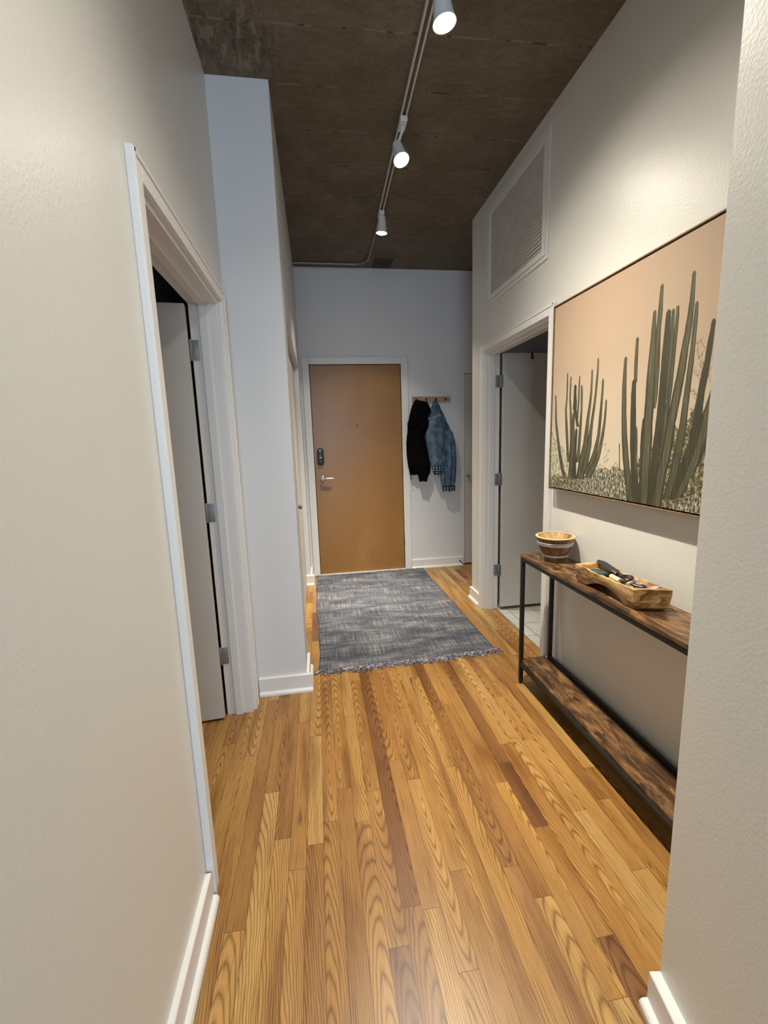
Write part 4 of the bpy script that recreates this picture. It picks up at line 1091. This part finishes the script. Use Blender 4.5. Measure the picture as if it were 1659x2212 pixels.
# key rings and keys
def ring_obj(loc, r, lab, tilt):
    m = MB(); M_ = Matrix.Rotation(tilt[0], 4, 'X') @ Matrix.Rotation(tilt[1], 4, 'Y')
    m.tube([tuple(M_ @ Vector((r*math.cos(2*PI*i/36), r*math.sin(2*PI*i/36), 0.0006*math.sin(i)))) for i in range(36)], 0.0012, 6, closed=True)
    return tag(m.build('key_ring', MT['chrome'], smooth=True, loc=loc), lab, 'key ring', 'key rings in the tray')
ring_obj((1.181, 1.412, ZF+0.021), 0.0155, 'steel split ring standing behind the red beads in the tray', (0.5, 0.4))
ring_obj((1.176, 1.372, ZF+0.014), 0.0120, 'smaller steel split ring joining the keys beside the black fob', (0.2, -0.3))
def key(loc, ang, lab, colm):
    m = MB(); M_ = Matrix.Rotation(ang, 4, 'Z') @ Matrix.Rotation(math.radians(10), 4, 'X')
    P_ = [(0.010*math.cos(a), 0.010*math.sin(a)) for a in [math.radians(20+i*320/14) for i in range(15)]]
    P_ = [(x+0.0, y) for x, y in P_]
    m.prism(P_, -0.001, 0.001, 'z')
    sh = [(0.008, -0.004), (0.040, -0.004), (0.043, -0.001), (0.040, 0.003), (0.036, 0.0012), (0.033, 0.004), (0.029, 0.0012), (0.025, 0.0035), (0.021, 0.001), (0.018, 0.004), (0.008, 0.004)]
    m.prism(sh, -0.001, 0.001, 'z')
    bmesh.ops.transform(m.bm, matrix=M_, verts=m.bm.verts)
    return tag(m.build('key', colm, loc=loc), lab, 'key', 'keys in the tray')
brass = simple('brass_key', (0.50, 0.38, 0.18), 0.3, 0.8, nscale=60)
key((1.160, 1.385, ZF+0.017), math.radians(-100), 'brass key pointing towards the near end of the tray beside the black fob', brass)
key((1.170, 1.380, ZF+0.012), math.radians(-70), 'silver key half under the round mirror in the tray', MT['chrome'])
key((1.150, 1.372, ZF+0.009), math.radians(-125), 'silver key nearest the left rim of the tray', MT['chrome'])
# black car key fob
o = empty('car_key_fob', (1.152, 1.393, ZF+0.021)); tag(o, 'black oval car key fob on top of the keys in the tray', 'key fob')
m = MB(); pod(m, 0.062, 0.0155, 0.0065, Matrix.Rotation(math.radians(28), 4, 'Z'), n=14); m.build('fob_shell', MT['blackplastic'], o, smooth='all')
m = MB(); m.box(-0.006, 0.006, -0.010, 0.006, 0.0055, 0.0072, bev=0.0006, M=Matrix.Rotation(math.radians(28), 4, 'Z')); m.build('button', simple('fob_button', (0.25, 0.25, 0.26), 0.4, nscale=60), o)
# round mirror
o = empty('pocket_mirror', (1.187, 1.357, ZF+0.017), 0); o.rotation_euler = (math.radians(-14), math.radians(-10), 0)
tag(o, 'small round silver mirror with a dark red rim near the close end of the tray', 'mirror')
m = MB(); m.lathe([(0, 0), (0.0215, 0), (0.0225, 0.0015), (0.0225, 0.0045), (0.0205, 0.006), (0.0185, 0.0045)], 36); m.build('rim', simple('dark_red_rim', (0.22, 0.08, 0.08), 0.3, 0.3, nscale=60), o, smooth=True)
m = MB(); m.lathe([(0, 0.0046), (0.0187, 0.0046), (0.0187, 0.0040), (0, 0.004)], 36); m.build('glass', simple('mirror_face', (0.62, 0.64, 0.64), 0.25, 0.5, nscale=40), o)

# ================================================================ COATS
def resample(L, n):
    zs = [p[0] for p in L]; out = []
    z0, z1 = zs[0], zs[-1]
    for i in range(n+1):
        z = z0+(z1-z0)*i/n
        for a, b in zip(L, L[1:]):
            if a[0] >= z >= b[0]-1e-9:
                t = (a[0]-z)/max(1e-9, a[0]-b[0]); t = t*t*(3-2*t)*0.5+t*0.5
                out.append((z, a[1]+(b[1]-a[1])*t, a[2]+(b[2]-a[2])*t)); break
    return out
def cloth(name, L, yb, depth, mat, parent, folds=5, amp=0.006, n=44, k=48, seed=0, sag=0.0, open_bottom=True, top_round=True, ridge=1.0):
    rng = random.Random(seed); ph = [rng.uniform(0, 6.28) for _ in range(6)]
    c = parent.location if parent is not None else Vector((0, 0, 0))
    LL = resample(L, n); bm = bmesh.new(); rings = []
    H = LL[0][0]-LL[-1][0]
    for i, (z, xl, xr) in enumerate(LL):
        t = i/n; hw = (xr-xl)/2; cx_ = (xl+xr)/2
        d = depth*min(1.0, 0.35+hw/0.10*0.65) if top_round else depth
        if top_round: d *= min(1, 0.25+(t/0.10))
        ring = []
        for j in range(k):
            a = 2*PI*j/k; ca, sa = math.cos(a), math.sin(a)
            x = cx_+hw*math.copysign(abs(ca)**0.85, ca)
            s = math.copysign(abs(sa)**0.75, sa)
            y = yb-d/2-d/2*s
            if sa > 0:
                u = (x-cx_)/max(hw, 1e-4)
                f = math.sin(u*folds*1.6+ph[0]+0.9*math.sin(3*t+ph[1]))+0.55*math.sin(u*folds*3.1+ph[2]+4*t)+0.4*math.sin(14*t+ph[3]+3*u)
                y -= amp*f*sa*(0.35+0.65*t)*ridge
            zz = z+0.004*math.sin(5*a+ph[4])*t - sag*t*(0.5+0.5*math.sin(2*a+ph[5]))
            ring.append(bm.verts.new((x-c.x, y-c.y, zz-c.z)))
        rings.append(ring)
    for A, B in zip(rings, rings[1:]):
        for j in range(k): bm.faces.new((A[j], A[(j+1) % k], B[(j+1) % k], B[j]))
    # crown
    tv = bm.verts.new((sum(v.co.x for v in rings[0])/k, sum(v.co.y for v in rings[0])/k, rings[0][0].co.z+0.006))
    for j in range(k): bm.faces.new((rings[0][j], tv, rings[0][(j+1) % k]))
    # hem turned inwards
    cxb = sum(v.co.x for v in rings[-1])/k; cyb = sum(v.co.y for v in rings[-1])/k
    inn = [bm.verts.new((cxb+(v.co.x-cxb)*0.86, cyb+(v.co.y-cyb)*0.8, v.co.z+0.001)) for v in rings[-1]]
    up = [bm.verts.new((v.co.x, v.co.y, v.co.z+0.03)) for v in inn]
    for A, B in ((rings[-1], inn), (inn, up)):
        for j in range(k): bm.faces.new((A[j], A[(j+1) % k], B[(j+1) % k], B[j]))
    bm.faces.new(up)
    bmesh.ops.recalc_face_normals(bm, faces=bm.faces)
    me = bpy.data.meshes.new(name); bm.to_mesh(me); bm.free(); me.materials.append(mat)
    me.polygons.foreach_set('use_smooth', [True]*len(me.polygons))
    o = bpy.data.objects.new(name, me); COL.objects.link(o)
    if parent is not None: o.parent = parent
    return o
JBODY = [(1.789, 1.024, 1.06), (1.772, 1.009, 1.103), (1.735, 0.986, 1.142), (1.681, 0.968, 1.158), (1.627, 0.953, 1.154), (1.574, 0.94, 1.153), (1.519, 0.933, 1.148), (1.465, 0.928, 1.135), (1.41, 0.921, 1.116), (1.355, 0.915, 1.113), (1.3, 0.915, 1.12), (1.245, 0.916, 1.134), (1.189, 0.92, 1.151), (1.133, 0.927, 1.158), (1.076, 0.94, 1.094), (1.03, 0.954, 1.023)]
JSLEEVE = [(1.408, 0.996, 1.111), (1.353, 1.001, 1.114), (1.241, 1.01, 1.134), (1.129, 1.016, 1.158), (1.073, 1.018, 1.155), (1.025, 1.022, 1.146), (1.016, 1.026, 1.13), (0.987, 1.034, 1.124), (0.959, 1.039, 1.121)]
JHOOD = [(1.779, 1.038, 1.072), (1.766, 1.026, 1.128), (1.734, 1.025, 1.15), (1.696, 1.047, 1.166), (1.668, 1.075, 1.168), (1.648, 1.126, 1.158)]
JFLAP = [(1.767, 1.004, 1.071), (1.681, 0.965, 1.104), (1.601, 0.941, 1.097), (1.552, 0.923, 1.079), (1.52, 0.924, 1.055)]
DBODY = [(1.785, 1.225, 1.247), (1.757, 1.205, 1.262), (1.704, 1.187, 1.284), (1.623, 1.157, 1.321), (1.568, 1.151, 1.344), (1.514, 1.147, 1.37), (1.459, 1.137, 1.395), (1.404, 1.145, 1.418), (1.347, 1.167, 1.429), (1.235, 1.195, 1.438), (1.149, 1.223, 1.44), (1.063, 1.251, 1.434)]
DSL = [(1.665, 1.206, 1.27), (1.623, 1.166, 1.278), (1.568, 1.153, 1.283), (1.514, 1.144, 1.288), (1.432, 1.111, 1.299), (1.377, 1.11, 1.304), (1.321, 1.121, 1.308), (1.237, 1.14, 1.312), (1.152, 1.159, 1.312), (1.095, 1.17, 1.299)]
DCUFL = [(1.1, 1.173, 1.299), (1.078, 1.175, 1.297), (1.031, 1.195, 1.263)]
DSR = [(1.51, 1.303, 1.37), (1.427, 1.305, 1.41), (1.343, 1.31, 1.43), (1.231, 1.312, 1.439), (1.146, 1.305, 1.441), (1.063, 1.263, 1.436), (1.005, 1.268, 1.433), (0.948, 1.274, 1.428), (0.896, 1.284, 1.419)]
DCUFR = [(0.893, 1.286, 1.425), (0.867, 1.286, 1.424), (0.844, 1.29, 1.424)]
BC = MT['blackcloth']
def clip_right(L):
    out = []
    for z, a, b in L:
        for p, q_ in zip(DSL, DSL[1:]):
            if p[0] >= z >= q_[0] and z < 1.52:
                t = (p[0]-z)/(p[0]-q_[0]); b = min(b, p[1]+(q_[1]-p[1])*t-0.002)
        out.append((z, a, b))
    return out
JBODY = clip_right(JBODY); JSLEEVE = clip_right(JSLEEVE)
jk = empty('black_jacket', (1.035, 4.45, 1.79)); tag(jk, 'black hooded jacket hanging from the left hook beside the entrance door', 'jacket')
cloth('body', JBODY, 4.488, 0.085, BC, jk, 5, 0.007, seed=1, sag=0.004)
cloth('sleeve', JSLEEVE, 4.435, 0.060, BC, jk, 3, 0.005, seed=2, n=30)
cloth('hood', JHOOD, 4.445, 0.085, BC, jk, 4, 0.008, seed=3, n=22)
cloth('shoulder_flap', JFLAP, 4.435, 0.055, BC, jk, 4, 0.007, seed=4, n=22)
m = MB(); c_ = jk.location
m.tube([tuple(Vector(p)-c_) for p in catm([(0.950, 4.45, 1.06), (0.953, 4.445, 1.02), (0.962, 4.44, 0.99), (0.968, 4.44, 0.978)], 6)], 0.003, 8)
m.build('drawstring', BC, jk, smooth=True)
dj = empty('denim_jacket', (1.236, 4.45, 1.79)); tag(dj, 'light blue denim jacket with plaid lined cuffs hanging on the peg rail', 'jacket')
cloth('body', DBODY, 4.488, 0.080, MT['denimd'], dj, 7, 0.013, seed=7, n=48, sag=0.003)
sl = cloth('left_sleeve', DSL, 4.440, 0.075, MT['denim'], dj, 3, 0.005, seed=8, n=36)
sl.name = 'sleeve'
sr = cloth('sleeve', DSR, 4.455, 0.070, MT['denim'], dj, 5, 0.012, seed=9, n=40)
c1 = cloth('cuff', DCUFL, 4.438, 0.066, MT['plaid'], dj, 3, 0.006, seed=10, n=10, top_round=False, sag=0.01)
c2 = cloth('cuff', DCUFR, 4.452, 0.062, MT['plaid'], dj, 3, 0.003, seed=11, n=6, top_round=False)
c_ = dj.location
m = MB()
m.tube([tuple(Vector(p)-c_) for p in catm([(1.178, 4.362, 1.590), (1.205, 4.350, 1.612), (1.235, 4.346, 1.622), (1.268, 4.356, 1.627)], 6)], 0.0022, 6)
m.tube([tuple(Vector(p)-c_) for p in catm([(1.345, 4.372, 1.405), (1.370, 4.369, 1.407), (1.405, 4.375, 1.408)], 6)], 0.0018, 6)
m.tube([tuple(Vector(p)-c_) for p in catm([(1.352, 4.372, 1.40), (1.350, 4.372, 1.25), (1.349, 4.372, 1.10), (1.346, 4.374, 0.93)], 6)], 0.0014, 6)
m.build('seam', MT['seam'], dj, smooth=True)
m = MB(); m.lathe([(0, 0), (0.0085, 0), (0.0085, 0.003), (0.005, 0.005), (0, 0.005)], 16, Matrix.Translation(Vector((1.147, 4.395, 1.600))-c_) @ Matrix.Rotation(PI/2, 4, 'X'))
m.build('button', MT['chrome'], dj, smooth=True)
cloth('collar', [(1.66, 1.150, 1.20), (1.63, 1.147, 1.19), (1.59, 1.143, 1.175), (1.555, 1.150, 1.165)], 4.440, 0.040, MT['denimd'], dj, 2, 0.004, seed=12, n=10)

# ================================================================ RUG
RC = [Vector((-0.083, 4.462)), Vector((1.072, 4.470)), Vector((1.093, 2.560)), Vector((-0.058, 2.515))]  # far-left, far-right, near-right, near-left
rug = empty('woven_rug', (0.5, 3.5, 0)); tag(rug, 'grey and navy flat woven rug with frayed ends in front of the entrance door', 'rug')
def rugmesh():
    bm = bmesh.new(); nu, nv = 60, 90; g_ = []
    rng = random.Random(2)
    for j in range(nv+1):
        v = j/nv; row = []
        a = RC[0].lerp(RC[3], v); b_ = RC[1].lerp(RC[2], v)
        for i in range(nu+1):
            u = i/nu; p = a.lerp(b_, u)
            ex = 0.006*math.sin(9*v+1)+0.004*math.sin(23*v)
            if u < 0.5: p = p+Vector((ex*(1-2*u), 0))
            else: p = p+Vector((0.004*math.sin(12*v+2)*(2*u-1), 0))
            ey = 0.006*math.sin(7*u+0.5)+0.004*math.sin(19*u)
            p = p+Vector((0, ey*v))
            z = 0.0055+0.0016*math.sin(6*u+3*v)*math.sin(8*v+2)+0.0008*math.sin(15*v+4*u)
            row.append(bm.verts.new((p.x-0.5, p.y-3.5, z)))
        g_.append(row)
    for j in range(nv):
        for i in range(nu): bm.faces.new((g_[j][i], g_[j][i+1], g_[j+1][i+1], g_[j+1][i]))
    # thickness
    ed = [g_[0][i] for i in range(nu+1)]+[g_[j][nu] for j in range(1, nv+1)]+[g_[nv][i] for i in range(nu-1, -1, -1)]+[g_[j][0] for j in range(nv-1, 0, -1)]
    low = [bm.verts.new((v.co.x, v.co.y, 0.0006)) for v in ed]
    n = len(ed)
    for k in range(n): bm.faces.new((ed[k], ed[(k+1) % n], low[(k+1) % n], low[k]))
    bmesh.ops.recalc_face_normals(bm, faces=bm.faces)
    me = bpy.data.meshes.new('woven_field'); bm.to_mesh(me); bm.free(); me.materials.append(MT['rug'])
    me.polygons.foreach_set('use_smooth', [True]*len(me.polygons))
    o = bpy.data.objects.new('woven_field', me); COL.objects.link(o); o.parent = rug
rugmesh()
def fringe(a, b, out, nst, L0, L1, seed, curl=1.0):
    rng = random.Random(seed); m = MB(); M_ = (b-a)
    for i in range(nst):
        t = (i+rng.random())/nst
        p = a+M_*t; p = Vector((p.x, p.y + (0.006*math.sin(7*t+0.5)+0.004*math.sin(19*t) if out.y < 0 else 0)))
        L = rng.uniform(L0, L1); lean = rng.uniform(-0.7, 0.7)+0.55*math.sin(t*9+seed)+(0.9 if t > 0.93 and out.y < 0 else 0)-(0.8 if t < 0.03 and out.y < 0 else 0)
        d = Vector((out.x+lean, out.y)).normalized()
        pts = [(p.x-d.x*0.006, p.y-d.y*0.006, 0.006)]
        ang = math.atan2(d.y, d.x); z = 0.006; kk = rng.uniform(-1.3, 1.3)*curl
        q_ = Vector((p.x, p.y)); st = 6
        for s in range(st):
            ang += kk*0.28+rng.uniform(-0.15, 0.15)
            q_ = q_+Vector((math.cos(ang), math.sin(ang)))*L/st
            z = max(0.0022, 0.006+0.006*math.sin((s+1)/st*PI)*rng.random()-0.0035*(s+1)/st)
            pts.append((q_.x, q_.y, z))
        pts = [(x-0.5, y-3.5, z) for x, y, z in pts]
        m.tube(pts, [0.0024, 0.0028, 0.0027, 0.0026, 0.0024, 0.002, 0.0013], 5)
    o = m.build('fringe', MT['yarn'], rug, smooth='all'); o['kind'] = 'stuff'
fringe(RC[3], RC[2], Vector((0, -1)), 430, 0.035, 0.085, 4)
fringe(RC[0], RC[1], Vector((0, 1)), 200, 0.010, 0.022, 9)

# ================================================================ LIGHT
def area(name, loc, rot, sx_, sy_, power, col):
    l = bpy.data.lights.new(name, 'AREA'); l.shape = 'RECTANGLE'; l.size = sx_; l.size_y = sy_; l.energy = power; l.color = col
    o = bpy.data.objects.new(name, l); COL.objects.link(o); o.location = loc; o.rotation_euler = rot
    return o
# daylight through the living-room window behind the camera
area('window_daylight', (0.1, YBACK-0.03, 1.62), (math.radians(90), 0, 0), 3.3, 2.15, 250, (0.56, 0.77, 1.0))
# added warm fill light without a fixture, above and behind the camera
area('living_area_fill', (-0.6, -2.0, HC-0.05), (0, 0, 0), 0.5, 0.5, 10, (1.0, 0.90, 0.76))
area('bathroom_fill', (2.4, 2.2, HC-0.05), (0, 0, 0), 0.4, 0.4, 0.25, (1.0, 0.93, 0.85))  # faint fill added in the unlit bathroom, no fixture there
area('bedroom_fill', (-2.9, 0.6, 1.5), (0, math.radians(-90), 0), 1.2, 1.4, 5, (0.85, 0.92, 1.0))  # dim cool fill added in the left room, its wall has no window
wd = bpy.data.worlds.new('world'); S.world = wd; wd.use_nodes = True
wd.node_tree.nodes['Background'].inputs[0].default_value = (0.75, 0.85, 1.0, 1)
wd.node_tree.nodes['Background'].inputs[1].default_value = 0.6

# ================================================================ CAMERA
pitch, yaw, roll = 0.1623, 0.1472, -0.0319
cp, sp, cyw, syw = math.cos(pitch), math.sin(pitch), math.cos(yaw), math.sin(yaw)
f = Vector((syw*cp, cyw*cp, -sp)); r = Vector((cyw, -syw, 0)); u = r.cross(f)
r2 = r*math.cos(roll)+u*math.sin(roll); u2 = -r*math.sin(roll)+u*math.cos(roll)
cam = bpy.data.cameras.new('camera'); co_ = bpy.data.objects.new('camera', cam); COL.objects.link(co_)
co_.matrix_world = Matrix(((r2.x, u2.x, -f.x, 0), (r2.y, u2.y, -f.y, 0), (r2.z, u2.z, -f.z, CAMH), (0, 0, 0, 1)))
cam.sensor_fit = 'HORIZONTAL'; cam.sensor_width = 36; cam.lens = 940/1659*36
cam.clip_start = 0.02
S.camera = co_
vs = S.view_settings
vs.view_transform = 'Standard'; vs.look = 'None'; vs.gamma = 1; vs.use_curve_mapping = False
vs.exposure = -0.1
